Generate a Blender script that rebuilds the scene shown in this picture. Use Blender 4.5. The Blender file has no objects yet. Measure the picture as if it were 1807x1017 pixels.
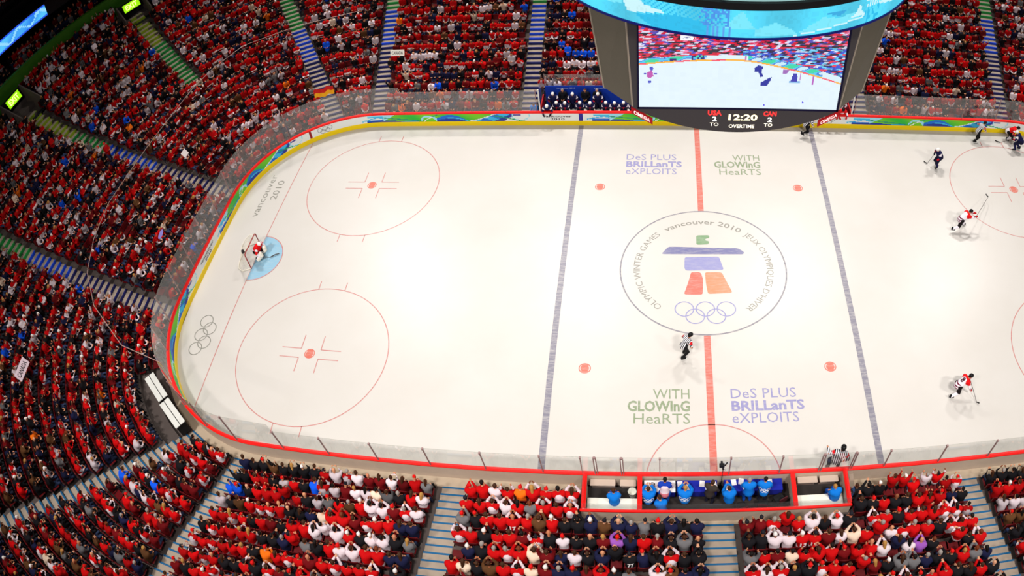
import bpy, math, random
import numpy as np
from mathutils import Vector, Matrix

R = random.Random(7)
SC = bpy.context.scene
COL = SC.collection
FT = 0.3048
W, H = 1807.0, 1017.0

# ------------------------------------------------------------------ camera
# The photograph was taken from the catwalk with a fisheye lens and cropped,
# so the optical axis sits right of and above the frame centre.
CAM_LOC = np.array([-2.42335, -28.02462, 30.94020])
CAM_ANG = (-0.05848586, 0.84444529, 0.04570643)
CAM_F, CAM_K, CAM_PX, CAM_PY = 1342.6909, -0.02791, 1223.320, 330.194


def _rz(a):
    return np.array([[math.cos(a), -math.sin(a), 0], [math.sin(a), math.cos(a), 0], [0, 0, 1]])


def _rx(a):
    return np.array([[1, 0, 0], [0, math.cos(a), -math.sin(a)], [0, math.sin(a), math.cos(a)]])


CAM_R = _rz(CAM_ANG[0]) @ _rx(CAM_ANG[1]) @ _rz(CAM_ANG[2])


def proj(X):
    """world points -> photograph pixels (only used to leave out what lies far outside the frame)"""
    d = (np.atleast_2d(np.asarray(X, float)) - CAM_LOC) @ CAM_R
    rh = np.hypot(d[:, 0], d[:, 1]) + 1e-9
    th = np.arctan2(rh, -d[:, 2])
    r = CAM_F * (th + CAM_K * th ** 3)
    return np.stack([CAM_PX + r * d[:, 0] / rh, CAM_PY - r * d[:, 1] / rh], 1)


def infield(X, m=40):
    q = proj(X)
    return (q[:, 0] > -m) & (q[:, 0] < W + m) & (q[:, 1] > -m) & (q[:, 1] < H + m)


cd = bpy.data.cameras.new('camera')
cam = bpy.data.objects.new('camera', cd)
COL.objects.link(cam)
M = Matrix(CAM_R.tolist()).to_4x4()
M.translation = Vector(CAM_LOC)
cam.matrix_world = M
cd.type = 'PANO'
cd.panorama_type = 'FISHEYE_LENS_POLYNOMIAL'
cd.fisheye_fov = 3.1
cd.sensor_width = 36.0
_th = np.linspace(0.0, 1.12, 400)
_r = CAM_F * (_th + CAM_K * _th ** 3) * 36.0 / W
_k = np.linalg.lstsq(np.stack([_r, _r ** 2, _r ** 3, _r ** 4], 1), _th, rcond=None)[0]
cd.fisheye_polynomial_k0 = 0.0
cd.fisheye_polynomial_k1, cd.fisheye_polynomial_k2, cd.fisheye_polynomial_k3, cd.fisheye_polynomial_k4 = [float(-k) for k in _k]
cd.shift_x = -(CAM_PX - W / 2) / W
cd.shift_y = (CAM_PY - H / 2) / H
cd.clip_end = 300
SC.camera = cam

# ------------------------------------------------------------------ world, lights, exposure
SC.view_settings.view_transform = 'Standard'
SC.view_settings.look = 'None'
SC.view_settings.gamma = 1.0
SC.view_settings.use_curve_mapping = False
SC.view_settings.exposure = 0.60
wd = bpy.data.worlds.new('world')
SC.world = wd
wd.use_nodes = True
wd.node_tree.nodes['Background'].inputs[0].default_value = (0.55, 0.6, 0.7, 1)
wd.node_tree.nodes['Background'].inputs[1].default_value = 0.004


def arena_light(x, y, z, power, tx, ty, sx=5.0, sy=2.0, spread=100, col=(1.0, 0.965, 0.93)):
    ld = bpy.data.lights.new('arena_lamp', 'AREA')
    ld.shape = 'RECTANGLE'
    ld.size, ld.size_y = sx, sy
    ld.energy = power
    ld.spread = math.radians(spread)
    ld.color = col
    o = bpy.data.objects.new('arena_lamp', ld)
    COL.objects.link(o)
    o.location = (x, y, z)
    d = Vector((tx - x, ty - y, -z))
    o.rotation_euler = d.to_track_quat('-Z', 'Y').to_euler()
    return o


LP = 1660.0
for lx in (-30.0, -10.5, 10.5, 30.0):
    for ly in (-27.0, 27.0):
        arena_light(lx, ly, 33.0, LP * (1.14 if lx < -20 else 0.9 if lx > 20 else 0.97 if lx > 0 else 1.0), lx * 0.85, ly * 0.22, spread=90)
# ------------------------------------------------------------------ helpers


def tag(o, label=None, cat=None, group=None, kind=None):
    if label:
        o['label'] = label
    if cat:
        o['category'] = cat
    if group:
        o['group'] = group
    if kind:
        o['kind'] = kind
    return o


def empty(name, loc=(0, 0, 0), rz=0.0):
    o = bpy.data.objects.new(name, None)
    COL.objects.link(o)
    o.location = loc
    o.rotation_euler = (0, 0, rz)
    o.empty_display_size = 0.2
    return o


def link(name, me, parent=None, loc=None, rz=None):
    o = bpy.data.objects.new(name, me)
    COL.objects.link(o)
    if parent is not None:
        o.parent = parent
    if loc is not None:
        o.location = loc
    if rz is not None:
        o.rotation_euler = (0, 0, rz)
    return o


_mats = {}


def srgb(r, g, b):
    f = lambda c: (c / 255.0 / 12.92) if c / 255.0 <= 0.04045 else (((c / 255.0) + 0.055) / 1.055) ** 2.4
    return (f(r), f(g), f(b))


def mat(name, col=(0.8, 0.8, 0.8), rough=0.7, spec=0.3, metal=0.0, noise=0.0, scale=8.0, emit=None, strength=1.0, attr=None):
    if name in _mats:
        return _mats[name]
    m = bpy.data.materials.new(name)
    m.use_nodes = True
    nt = m.node_tree
    b = nt.nodes['Principled BSDF']
    b.inputs['Roughness'].default_value = rough
    b.inputs['Specular IOR Level'].default_value = spec
    b.inputs['Metallic'].default_value = metal
    b.inputs['Base Color'].default_value = (*col, 1)
    src = None
    if attr:
        a = nt.nodes.new('ShaderNodeAttribute')
        a.attribute_name = attr
        src = a.outputs['Color']
        nt.links.new(src, b.inputs['Base Color'])
    if noise > 0:
        n = nt.nodes.new('ShaderNodeTexNoise')
        n.inputs['Scale'].default_value = scale
        n.inputs['Detail'].default_value = 3
        tc = nt.nodes.new('ShaderNodeTexCoord')
        nt.links.new(tc.outputs['Object'], n.inputs['Vector'])
        mr = nt.nodes.new('ShaderNodeMapRange')
        mr.inputs['To Min'].default_value = 1 - noise
        mr.inputs['To Max'].default_value = 1 + noise
        nt.links.new(n.outputs['Fac'], mr.inputs['Value'])
        mx = nt.nodes.new('ShaderNodeVectorMath')
        mx.operation = 'SCALE'
        if src is not None:
            nt.links.new(src, mx.inputs[0])
        else:
            mx.inputs[0].default_value = col
        nt.links.new(mr.outputs[0], mx.inputs['Scale'])
        nt.links.new(mx.outputs[0], b.inputs['Base Color'])
    if emit is not None:
        if emit == 'attr':
            nt.links.new(src, b.inputs['Emission Color'])
            b.inputs['Base Color'].default_value = (0.02, 0.02, 0.02, 1)
            for l in list(nt.links):
                if l.to_socket == b.inputs['Base Color']:
                    nt.links.remove(l)
        else:
            b.inputs['Emission Color'].default_value = (*emit, 1)
        b.inputs['Emission Strength'].default_value = strength
    _mats[name] = m
    return m


def mesh_np(name, V, F, mats, fm=None, fcol=None, smooth=False):
    """V (n,3); F list of arrays of equal-length polygons, or one array"""
    me = bpy.data.meshes.new(name)
    if isinstance(F, np.ndarray):
        F = [F]
    F = [np.asarray(f, np.int32) for f in F if len(f)]
    V = np.asarray(V, np.float32)
    me.vertices.add(len(V))
    me.vertices.foreach_set('co', V.ravel())
    nl = sum(f.size for f in F)
    npoly = sum(len(f) for f in F)
    me.loops.add(nl)
    me.loops.foreach_set('vertex_index', np.concatenate([f.ravel() for f in F]))
    me.polygons.add(npoly)
    cnt = np.concatenate([np.full(len(f), f.shape[1], np.int32) for f in F])
    st = np.concatenate([[0], np.cumsum(cnt)[:-1]]).astype(np.int32)
    me.polygons.foreach_set('loop_start', st)
    if fm is not None:
        me.polygons.foreach_set('material_index', np.asarray(fm, np.int32))
    me.polygons.foreach_set('use_smooth', np.full(npoly, bool(smooth)))
    for m in mats:
        me.materials.append(m)
    me.update(calc_edges=True)
    if fcol is not None:
        a = me.attributes.new('paint', 'FLOAT_COLOR', 'FACE')
        a.data.foreach_set('color', np.concatenate([np.asarray(fcol, np.float32), np.ones((npoly, 1), np.float32)], 1).ravel())
    return me


class MB:
    """collects shapes into one mesh"""

    def __init__(s):
        s.v, s.f, s.m = [], [], []

    def add(s, V, F, m=0):
        b = len(s.v)
        s.v += [tuple(map(float, p)) for p in V]
        for f in F:
            s.f.append([b + i for i in f])
            s.m.append(m)
        return s

    def box(s, lo, hi, m=0, T=None):
        x0, y0, z0 = lo
        x1, y1, z1 = hi
        V = [(x0, y0, z0), (x1, y0, z0), (x1, y1, z0), (x0, y1, z0), (x0, y0, z1), (x1, y0, z1), (x1, y1, z1), (x0, y1, z1)]
        if T is not None:
            V = [tuple(T @ Vector(p)) for p in V]
        return s.add(V, [(0, 3, 2, 1), (4, 5, 6, 7), (0, 1, 5, 4), (1, 2, 6, 5), (2, 3, 7, 6), (3, 0, 4, 7)], m)

    def rbox(s, lo, hi, r, m=0, T=None, n=3):
        """box with rounded vertical edges and a small top chamfer"""
        x0, y0, z0 = lo
        x1, y1, z1 = hi
        r = min(r, (x1 - x0) / 2.01, (y1 - y0) / 2.01)
        pts = []
        for cx, cy, a0 in ((x1 - r, y1 - r, 0), (x0 + r, y1 - r, 90), (x0 + r, y0 + r, 180), (x1 - r, y0 + r, 270)):
            for k in range(n + 1):
                a = math.radians(a0 + 90 * k / n)
                pts.append((cx + r * math.cos(a), cy + r * math.sin(a)))
        c = min(r * 0.5, (z1 - z0) * 0.3)
        mx, my = (x0 + x1) / 2, (y0 + y1) / 2
        N = len(pts)
        V = [(x, y, z0) for x, y in pts] + [(x, y, z1 - c) for x, y in pts]
        V += [(mx + (x - mx) * (1 - c / (x1 - x0) * 2), my + (y - my) * (1 - c / (y1 - y0) * 2), z1) for x, y in pts]
        if T is not None:
            V = [tuple(T @ Vector(p)) for p in V]
        F = [tuple(range(N - 1, -1, -1)), tuple(range(2 * N, 3 * N))]
        for k in range(N):
            j = (k + 1) % N
            F += [(k, j, N + j, N + k), (N + k, N + j, 2 * N + j, 2 * N + k)]
        return s.add(V, F, m)

    def tube(s, P, r, n=6, m=0, closed=False, cap=True):
        P = [Vector(p) for p in P]
        rr = r if isinstance(r, (list, tuple)) else [r] * len(P)
        V, F = [], []
        prev = None
        for i, p in enumerate(P):
            a = P[(i - 1) % len(P)] if (closed or i > 0) else p
            b = P[(i + 1) % len(P)] if (closed or i < len(P) - 1) else p
            d = (b - a).normalized()
            if prev is None:
                u = d.orthogonal().normalized()
            else:
                u = (prev - d * prev.dot(d))
                u = u.normalized() if u.length > 1e-6 else d.orthogonal().normalized()
            prev = u
            w = d.cross(u)
            for k in range(n):
                t = 2 * math.pi * k / n
                V.append(p + (u * math.cos(t) + w * math.sin(t)) * rr[i])
        L = len(P)
        for i in range(L if closed else L - 1):
            j = (i + 1) % L
            for k in range(n):
                q = (k + 1) % n
                F.append((i * n + k, i * n + q, j * n + q, j * n + k))
        if cap and not closed:
            F.append(tuple(range(n - 1, -1, -1)))
            F.append(tuple((L - 1) * n + k for k in range(n)))
        return s.add(V, F, m)

    def ball(s, c, r, m=0, nu=10, nv=7):
        rx, ry, rz = r if isinstance(r, (list, tuple)) else (r, r, r)
        V = [(c[0], c[1], c[2] - rz)]
        for i in range(1, nv):
            t = math.pi * i / nv - math.pi / 2
            for k in range(nu):
                a = 2 * math.pi * k / nu
                V.append((c[0] + rx * math.cos(t) * math.cos(a), c[1] + ry * math.cos(t) * math.sin(a), c[2] + rz * math.sin(t)))
        V.append((c[0], c[1], c[2] + rz))
        F = [(0, 1 + (k + 1) % nu, 1 + k) for k in range(nu)]
        for i in range(nv - 2):
            for k in range(nu):
                q = (k + 1) % nu
                F.append((1 + i * nu + k, 1 + i * nu + q, 1 + (i + 1) * nu + q, 1 + (i + 1) * nu + k))
        b = 1 + (nv - 2) * nu
        F += [(b + k, b + (k + 1) % nu, len(V) - 1) for k in range(nu)]
        return s.add(V, F, m)

    def prism(s, pts, z0, z1, m=0):
        n = len(pts)
        V = [(x, y, z0) for x, y in pts] + [(x, y, z1) for x, y in pts]
        F = [tuple(range(n - 1, -1, -1)), tuple(range(n, 2 * n))]
        F += [(k, (k + 1) % n, n + (k + 1) % n, n + k) for k in range(n)]
        return s.add(V, F, m)

    def build(s, name, mats, parent=None, loc=None, rz=None, smooth=False):
        me = s.mesh(name, mats, smooth)
        return link(name, me, parent, loc, rz)

    def mesh(s, name, mats, smooth=False):
        me = bpy.data.meshes.new(name)
        me.from_pydata(s.v, [], s.f)
        for m in (mats if isinstance(mats, (list, tuple)) else [mats]):
            me.materials.append(m)
        me.polygons.foreach_set('material_index', s.m)
        if smooth:
            me.polygons.foreach_set('use_smooth', [True] * len(s.f))
        me.update()
        return me


# text as flat meshes ---------------------------------------------------------
_txt = {}


def text2d(t, bold=0.0, res=2):
    """returns 2-D verts scaled so that cap height is 1 and x starts at 0, and faces"""
    key = (t, bold, res)
    if key in _txt:
        return _txt[key]
    cu = bpy.data.curves.new('lettering', 'FONT')
    cu.body = t
    cu.resolution_u = res
    cu.offset = bold
    o = bpy.data.objects.new('lettering', cu)
    COL.objects.link(o)
    dg = bpy.context.evaluated_depsgraph_get()
    me = bpy.data.meshes.new_from_object(o.evaluated_get(dg))
    V = np.array([v.co[:2] for v in me.vertices]) if len(me.vertices) else np.zeros((0, 2))
    F = [tuple(p.vertices) for p in me.polygons]
    bpy.data.objects.remove(o)
    bpy.data.curves.remove(cu)
    bpy.data.meshes.remove(me)
    V = V / 0.69
    if len(V):
        V[:, 0] -= V[:, 0].min()
    _txt[key] = (V, F)
    return _txt[key]


def put_text(mb, t, fn, width=None, height=1.0, bold=0.0, m=0, squash=None):
    """fn maps (u, v) metres along / above the baseline to 3-D"""
    V, F = text2d(t, bold)
    sx = height
    if width:
        sx = width / max(V[:, 0].max(), 1e-6)
    mb.add([fn(x * sx, y * height) for x, y in V], F, m)


# the rink outline ------------------------------------------------------------
HX, HY, RC = 72 * FT, 14.5 * FT, 28 * FT
L0, L1, L2 = HX, HX + RC * math.pi / 2, HX + RC * math.pi / 2 + 2 * HY
L3 = L2 + RC * math.pi / 2
LT = 2 * (L3 + HX)


def rim(s, d=0.0):
    """point (x, y, nx, ny) on the outline pushed outward by d; s is arc length on the inner line,
    from the middle of the far boards over the left end to the near boards and back over the right end"""
    s = s % LT
    if s > LT / 2:
        x, y, nx, ny = rim(LT - s, d)
        return -x, y, -nx, ny
    if s <= L0:
        return -s, HY + RC + d, 0.0, 1.0
    if s <= L1:
        a = (s - L0) / RC
        nx, ny = -math.sin(a), math.cos(a)
        return -HX + (RC + d) * nx, HY + (RC + d) * ny, nx, ny
    if s <= L2:
        return -HX - RC - d, HY - (s - L1), -1.0, 0.0
    if s <= L3:
        a = (s - L2) / RC
        nx, ny = -math.cos(a), -math.sin(a)
        return -HX + (RC + d) * nx, -HY + (RC + d) * ny, nx, ny
    return -HX + (s - L3), -HY - RC - d, 0.0, -1.0


def off(x, y):
    ax, ay = abs(x) - HX, abs(y) - HY
    if ax > 0 and ay > 0:
        return math.hypot(ax, ay) - RC
    return max(ax, ay) - RC


def s_list(step_straight=1.0, step_arc=0.35, s0=0.0, s1=None):
    s1 = LT if s1 is None else s1
    out = [s0]
    while out[-1] < s1 - 1e-6:
        x, y, nx, ny = rim(out[-1] + 1e-6)
        st = step_arc if (abs(nx) > 1e-4 and abs(ny) > 1e-4) else step_straight
        out.append(min(out[-1] + st, s1))
    return out


def sweep(prof, S, closed=True):
    """prof: list of (d, z); returns V, F"""
    V, F = [], []
    n = len(prof)
    for s in S:
        for d, z in prof:
            x, y, _, _ = rim(s, d)
            V.append((x, y, z))
    for i in range(len(S) - 1):
        for k in range(n if closed else n - 1):
            q = (k + 1) % n
            F.append((i * n + k, i * n + q, (i + 1) * n + q, (i + 1) * n + k))
    if closed:
        F.append(tuple(range(n)))
        F.append(tuple((len(S) - 1) * n + k for k in range(n - 1, -1, -1)))
    return V, F

# ------------------------------------------------------------------ ice
def ice_mat():
    m = mat('ice', (0.9, 0.86, 0.8), rough=0.35, spec=0.25)
    nt = m.node_tree
    b = nt.nodes['Principled BSDF']
    tc = nt.nodes.new('ShaderNodeTexCoord')
    n1 = nt.nodes.new('ShaderNodeTexNoise')
    n1.inputs['Scale'].default_value = 0.22
    n1.inputs['Detail'].default_value = 6
    n1.inputs['Roughness'].default_value = 0.6
    nt.links.new(tc.outputs['Object'], n1.inputs['Vector'])
    cr = nt.nodes.new('ShaderNodeValToRGB')
    cr.color_ramp.elements[0].position = 0.3
    cr.color_ramp.elements[0].color = (0.545, 0.512, 0.472, 1)
    cr.color_ramp.elements[1].position = 0.7
    cr.color_ramp.elements[1].color = (0.578, 0.549, 0.515, 1)
    nt.links.new(n1.outputs['Fac'], cr.inputs[0])
    nt.links.new(cr.outputs[0], b.inputs['Base Color'])
    return m


ICE = ice_mat()


def paint(name, col, wear=0.25):
    """paint under the ice, scuffed by skate marks"""
    if name in _mats:
        return _mats[name]
    col = tuple(c * 0.64 for c in col)
    m = mat(name, col, rough=0.4, spec=0.25)
    nt = m.node_tree
    b = nt.nodes['Principled BSDF']
    tc = nt.nodes.new('ShaderNodeTexCoord')
    mp = nt.nodes.new('ShaderNodeMapping')
    mp.inputs['Rotation'].default_value = (0, 0, 0.6)
    mp.inputs['Scale'].default_value = (1.0, 5.0, 1.0)
    n = nt.nodes.new('ShaderNodeTexNoise')
    n.inputs['Scale'].default_value = 1.6
    n.inputs['Detail'].default_value = 8
    n.inputs['Roughness'].default_value = 0.75
    nt.links.new(tc.outputs['Object'], mp.inputs[0])
    nt.links.new(mp.outputs[0], n.inputs['Vector'])
    cr = nt.nodes.new('ShaderNodeValToRGB')
    cr.color_ramp.elements[0].position = 0.45
    cr.color_ramp.elements[0].color = (*col, 1)
    cr.color_ramp.elements[1].position = 0.75
    cr.color_ramp.elements[1].color = tuple(c + (i - c) * wear * 2 for c, i in zip(col, (0.57, 0.54, 0.50))) + (1,)
    nt.links.new(n.outputs['Fac'], cr.inputs[0])
    nt.links.new(cr.outputs[0], b.inputs['Base Color'])
    return m


P_BLUE = paint('blue_line_paint', srgb(150, 146, 162), 0.4)
P_RED = paint('red_line_paint', srgb(240, 128, 112), 0.25)
P_THIN = paint('circle_paint', srgb(228, 150, 145), 0.2)
P_DOT = paint('spot_paint', srgb(243, 128, 108), 0.2)
P_RING = paint('grey_circle_paint', srgb(150, 146, 158), 0.3)
P_VIO = paint('violet_lettering_paint', srgb(166, 162, 214), 0.2)
P_GRN = paint('green_lettering_paint', srgb(156, 172, 136), 0.2)
P_GREY = paint('grey_lettering_paint', srgb(160, 158, 148), 0.2)
P_CREASE = paint('crease_blue_paint', srgb(164, 216, 244), 0.2)
P_LBLUE = paint('emblem_lilac_paint', srgb(166, 166, 220), 0.2)
P_DBLUE = paint('emblem_blue_paint', srgb(128, 128, 180), 0.25)
P_LGREEN = paint('emblem_green_paint', srgb(140, 178, 132), 0.2)
P_LRED = paint('emblem_red_paint', srgb(246, 122, 104), 0.2)
P_LORG = paint('emblem_orange_paint', srgb(252, 160, 116), 0.2)
P_WHITE = paint('white_paint', (0.93, 0.89, 0.84), 0.1)

mb = MB()
outl = [rim(s)[:2] for s in s_list(2.0, 0.4)[:-1]]
mb.prism([(x, y) for x, y in outl], -0.12, 0.0)
ice = mb.build('floor_ice', [ICE])
tag(ice, 'cream white oval sheet of ice with painted hockey markings', kind='structure')

Z1 = 0.004


def flat(name, mb, m, z=0.0):
    o = mb.build(name, m if isinstance(m, list) else [m], ice)
    o.location.z = z
    return o


def strip(mb, x0, y0, x1, y1, w, m=0, z=Z1, n=1):
    d = Vector((x1 - x0, y1 - y0))
    nrm = Vector((-d.y, d.x)).normalized() * (w / 2)
    return mb.add([(x0 + nrm.x, y0 + nrm.y, z), (x0 - nrm.x, y0 - nrm.y, z), (x1 - nrm.x, y1 - nrm.y, z), (x1 + nrm.x, y1 + nrm.y, z)],
                  [(0, 1, 2, 3)], m)


def arc(mb, cx, cy, r, w, a0=0, a1=360, n=72, m=0, z=Z1):
    V, F = [], []
    for k in range(n + 1):
        a = math.radians(a0 + (a1 - a0) * k / n)
        for q in (r - w / 2, r + w / 2):
            V.append((cx + q * math.cos(a), cy + q * math.sin(a), z))
    for k in range(n):
        F.append((2 * k, 2 * k + 1, 2 * k + 3, 2 * k + 2))
    return mb.add(V, F, m)


def disc(mb, cx, cy, r, m=0, z=Z1, n=32, a0=0, a1=360):
    V = [(cx + r * math.cos(math.radians(a0 + (a1 - a0) * k / n)), cy + r * math.sin(math.radians(a0 + (a1 - a0) * k / n)), z) for k in range(n + (a1 - a0 < 360))]
    return mb.add(V, [tuple(range(len(V)))], m)


for sx in (-1, 1):
    b = strip(MB(), sx * 25.5 * FT, 12.9, sx * 25.5 * FT, -12.9, 0.32)
    flat('blue_line', b, P_BLUE)
    b = strip(MB(), sx * 89 * FT, -11.15, sx * 89 * FT, 11.15, 0.06)
    flat('goal_line', b, P_THIN)
b = MB()
strip(b, 0, 12.9, 0, 4.62, 0.34)
strip(b, 0, -4.62, 0, -12.9, 0.34)
flat('centre_line', b, P_RED)
b = MB()
arc(b, 0, 0, 15 * FT, 0.08)
flat('centre_circle', b, P_RING)
b = arc(MB(), 0, -42.5 * FT, 10 * FT, 0.055, 0, 180)
flat('referee_crease', b, P_THIN)
for sx in (-1, 1):
    for sy in (-1, 1):
        cx, cy = sx * 69 * FT, sy * 22 * FT
        b = MB()
        arc(b, cx, cy, 15 * FT, 0.055)
        for u in (-1, 1):
            for v in (-1, 1):
                # the L marks beside the spot and the short hash marks outside the circle
                x0, y0 = cx + u * 2.0 * FT, cy + v * 1.0 * FT
                strip(b, x0, y0, x0 + u * 4 * FT, y0, 0.055)
                strip(b, x0, y0, x0, y0 + v * 3 * FT, 0.055)
                hx = cx + u * 2.8 * FT
                hy = cy + v * math.sqrt((15 * FT) ** 2 - (2.8 * FT) ** 2)
                strip(b, hx, hy, hx, hy + v * 2 * FT, 0.055)
        flat('faceoff_circle', b, P_THIN)
        b = MB()
        disc(b, cx, cy, 0.32, 0)
        for v in (-1, 1):
            arc(b, cx, cy, 0.24, 0.03, 90 * (1 - v) - 40, 90 * (1 - v) + 40, 12, 1, Z1 + 0.003)
        flat('faceoff_spot', b, [P_DOT, P_WHITE])
        b = MB()
        disc(b, sx * 20 * FT, cy, 0.31, 0)
        for v in (-1, 1):
            arc(b, sx * 20 * FT, cy, 0.235, 0.035, 90 * (1 - v) - 45, 90 * (1 - v) + 45, 12, 1, Z1 + 0.003)
        flat('faceoff_spot', b, [P_DOT, P_WHITE])
    b = MB()
    gx = sx * 89 * FT
    a0 = 90 if sx > 0 else -90
    disc(b, gx, 0, 6 * FT, 0, Z1 + 0.002, 36, a0, a0 + 180)
    arc(b, gx, 0, 6 * FT, 0.06, a0, a0 + 180, 36, 1, Z1 + 0.005)
    flat('goal_crease', b, [P_CREASE, P_THIN])


def rounded(pts, r=0.12, n=4):
    """rounds the corners of a polygon"""
    out = []
    N = len(pts)
    for i in range(N):
        p, a, c = Vector(pts[i]), Vector(pts[i - 1]), Vector(pts[(i + 1) % N])
        da, dc = (a - p), (c - p)
        ra, rc = min(r, da.length * 0.45), min(r, dc.length * 0.45)
        p0, p1 = p + da.normalized() * ra, p + dc.normalized() * rc
        for k in range(n + 1):
            t = k / n
            out.append(tuple((1 - t) ** 2 * p0 + 2 * t * (1 - t) * p + t * t * p1))
    return out


b = MB()
for k, pts in enumerate([
    [(-0.34, 2.58), (0.41, 2.60), (0.40, 2.36), (0.17, 2.31), (0.17, 2.17), (0.37, 2.13), (0.37, 1.88), (-0.35, 1.83)],
    [(-2.32, 1.12), (-1.94, 1.66), (-1.70, 1.67), (2.0, 1.57), (2.34, 1.25), (2.25, 1.09), (-2.13, 1.10)],
    [(-1.03, 0.87), (0.88, 0.92), (1.10, -0.08), (-0.98, -0.14), (-1.06, 0.05)],
    [(-0.70, -0.24), (-0.18, -0.26), (-0.07, -0.73), (-0.13, -1.87), (-1.13, -1.85), (-0.88, -1.02)],
    [(0.05, -0.26), (0.97, -0.26), (1.48, -1.74), (0.16, -1.82), (0.08, -1.12)]]):
    q = rounded(pts, 0.14)
    b.add([(x, y, Z1) for x, y in q], [tuple(range(len(q)))], k)
flat('centre_emblem', b, [P_LGREEN, P_DBLUE, P_LBLUE, P_LRED, P_LORG])


def rings(mb, cx, cy, r, w, ang=0.0, m=0, z=Z1, fn=None, n=40, pitch=2.27, drop=1.0):
    ca, sa = math.cos(ang), math.sin(ang)
    for i, (u, v) in enumerate(((-pitch, 0), (0, 0), (pitch, 0), (-pitch / 2, -drop), (pitch / 2, -drop))):
        V, F = [], []
        zz = z + 0.0005 * i
        for k in range(n + 1):
            a = 2 * math.pi * k / n
            for q in (r - w / 2, r + w / 2):
                x, y = u * r + q * math.cos(a), (v + drop / 2) * r + q * math.sin(a)
                V.append((cx + x * ca - y * sa, cy + x * sa + y * ca, zz) if fn is None else fn(x, y))
        for k in range(n):
            F.append((2 * k, 2 * k + 1, 2 * k + 3, 2 * k + 2))
        mb.add(V, F, m)


b = MB()
rings(b, -0.02, -3.10, 0.485, 0.06)
flat('ring_emblem', b, P_LBLUE)
b = MB()
rings(b, -28.47, -6.15, 0.44, 0.06, math.pi / 2)
flat('ring_emblem', b, P_GREY)


def lettering(name, items, m):
    """items: (text, x, y, width, height, bold); y is the baseline"""
    b = MB()
    for t, x, y, w, h, bo in items:
        put_text(b, t, lambda u, v, x=x, y=y: (x + u, y + v, Z1), w, h, bo)
    flat(name, b, m)


for sy, oy in ((1, 0.0), (-1, 0.0)):
    vx, gx = ((-4.57, 0.99) if sy > 0 else (0.99, -3.94))
    y1, y2, y3 = ((9.32, 8.63, 7.92) if sy > 0 else (-8.44, -9.14, -9.84))
    lettering('lettering', [('DeS PLUS', vx, y1, 3.18, 0.56, 0.0)], P_VIO)
    lettering('lettering', [('BRILLanTS', vx, y2, 3.52, 0.53, 0.03)], P_VIO)
    lettering('lettering', [('eXPLOITS', vx, y3, 3.18, 0.56, 0.0)], P_VIO)
    lettering('lettering', [('WITH', gx + 1.21, y1, 1.74, 0.56, 0.0)], P_GRN)
    lettering('lettering', [('GLOWInG', gx, y2, 2.95, 0.56, 0.03)], P_GRN)
    lettering('lettering', [('HeaRTS', gx + 0.30, y3, 2.65, 0.56, 0.0)], P_GRN)

# words round the centre circle
b = MB()


def arc_text(mb, t, a_mid, r, h, sweep_deg, m, bold=0.0):
    V, F = text2d(t, bold)
    w = V[:, 0].max()
    tot = math.radians(sweep_deg)

    def f(x, y):
        a = math.radians(a_mid) + tot / 2 - (x / w) * tot
        q = r + y * h
        return (q * math.cos(a), q * math.sin(a), Z1)
    mb.add([f(x, y) for x, y in V], F, m)


arc_text(b, 'vancouver 2010', 89.0, 3.50, 0.36, 73, 0, 0.012)
arc_text(b, 'OLYMPIC WINTER GAMES', 181.0, 3.50, 0.36, 97, 0)
arc_text(b, 'JEUX OLYMPIQUES D\u2019HIVER', -3.0, 3.50, 0.36, 101, 0)
flat('circle_lettering', b, P_GREY)
b = MB()
# behind the goal line, reading along the end boards
put_text(b, 'vancouver', lambda u, v: (-28.62 - v, 3.55 + u, Z1), 4.1, 0.52, 0.0)
put_text(b, '2010', lambda u, v: (-27.80 - v, 5.2 + u, Z1), 1.9, 0.5, 0.0)
flat('lettering', b, P_GREY)

# ------------------------------------------------------------------ boards and glass
M_CAP = mat('red_cap', srgb(236, 16, 10), rough=0.4, spec=0.3)
M_KICK = mat('yellow_kick_plate', srgb(250, 215, 6), rough=0.4, spec=0.3)
M_BACK = mat('board_back', srgb(205, 184, 164), rough=0.7, noise=0.08, scale=3)
M_ALU = mat('post_metal', srgb(150, 120, 118), rough=0.4, metal=0.0, spec=0.4)
M_DARK = mat('dark_metal', srgb(34, 30, 30), rough=0.5)
M_BAND = mat('board_white', (0.85, 0.86, 0.86), rough=0.4)
M_PAINT = mat('board_artwork', attr='paint', rough=0.4, spec=0.3)


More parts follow.
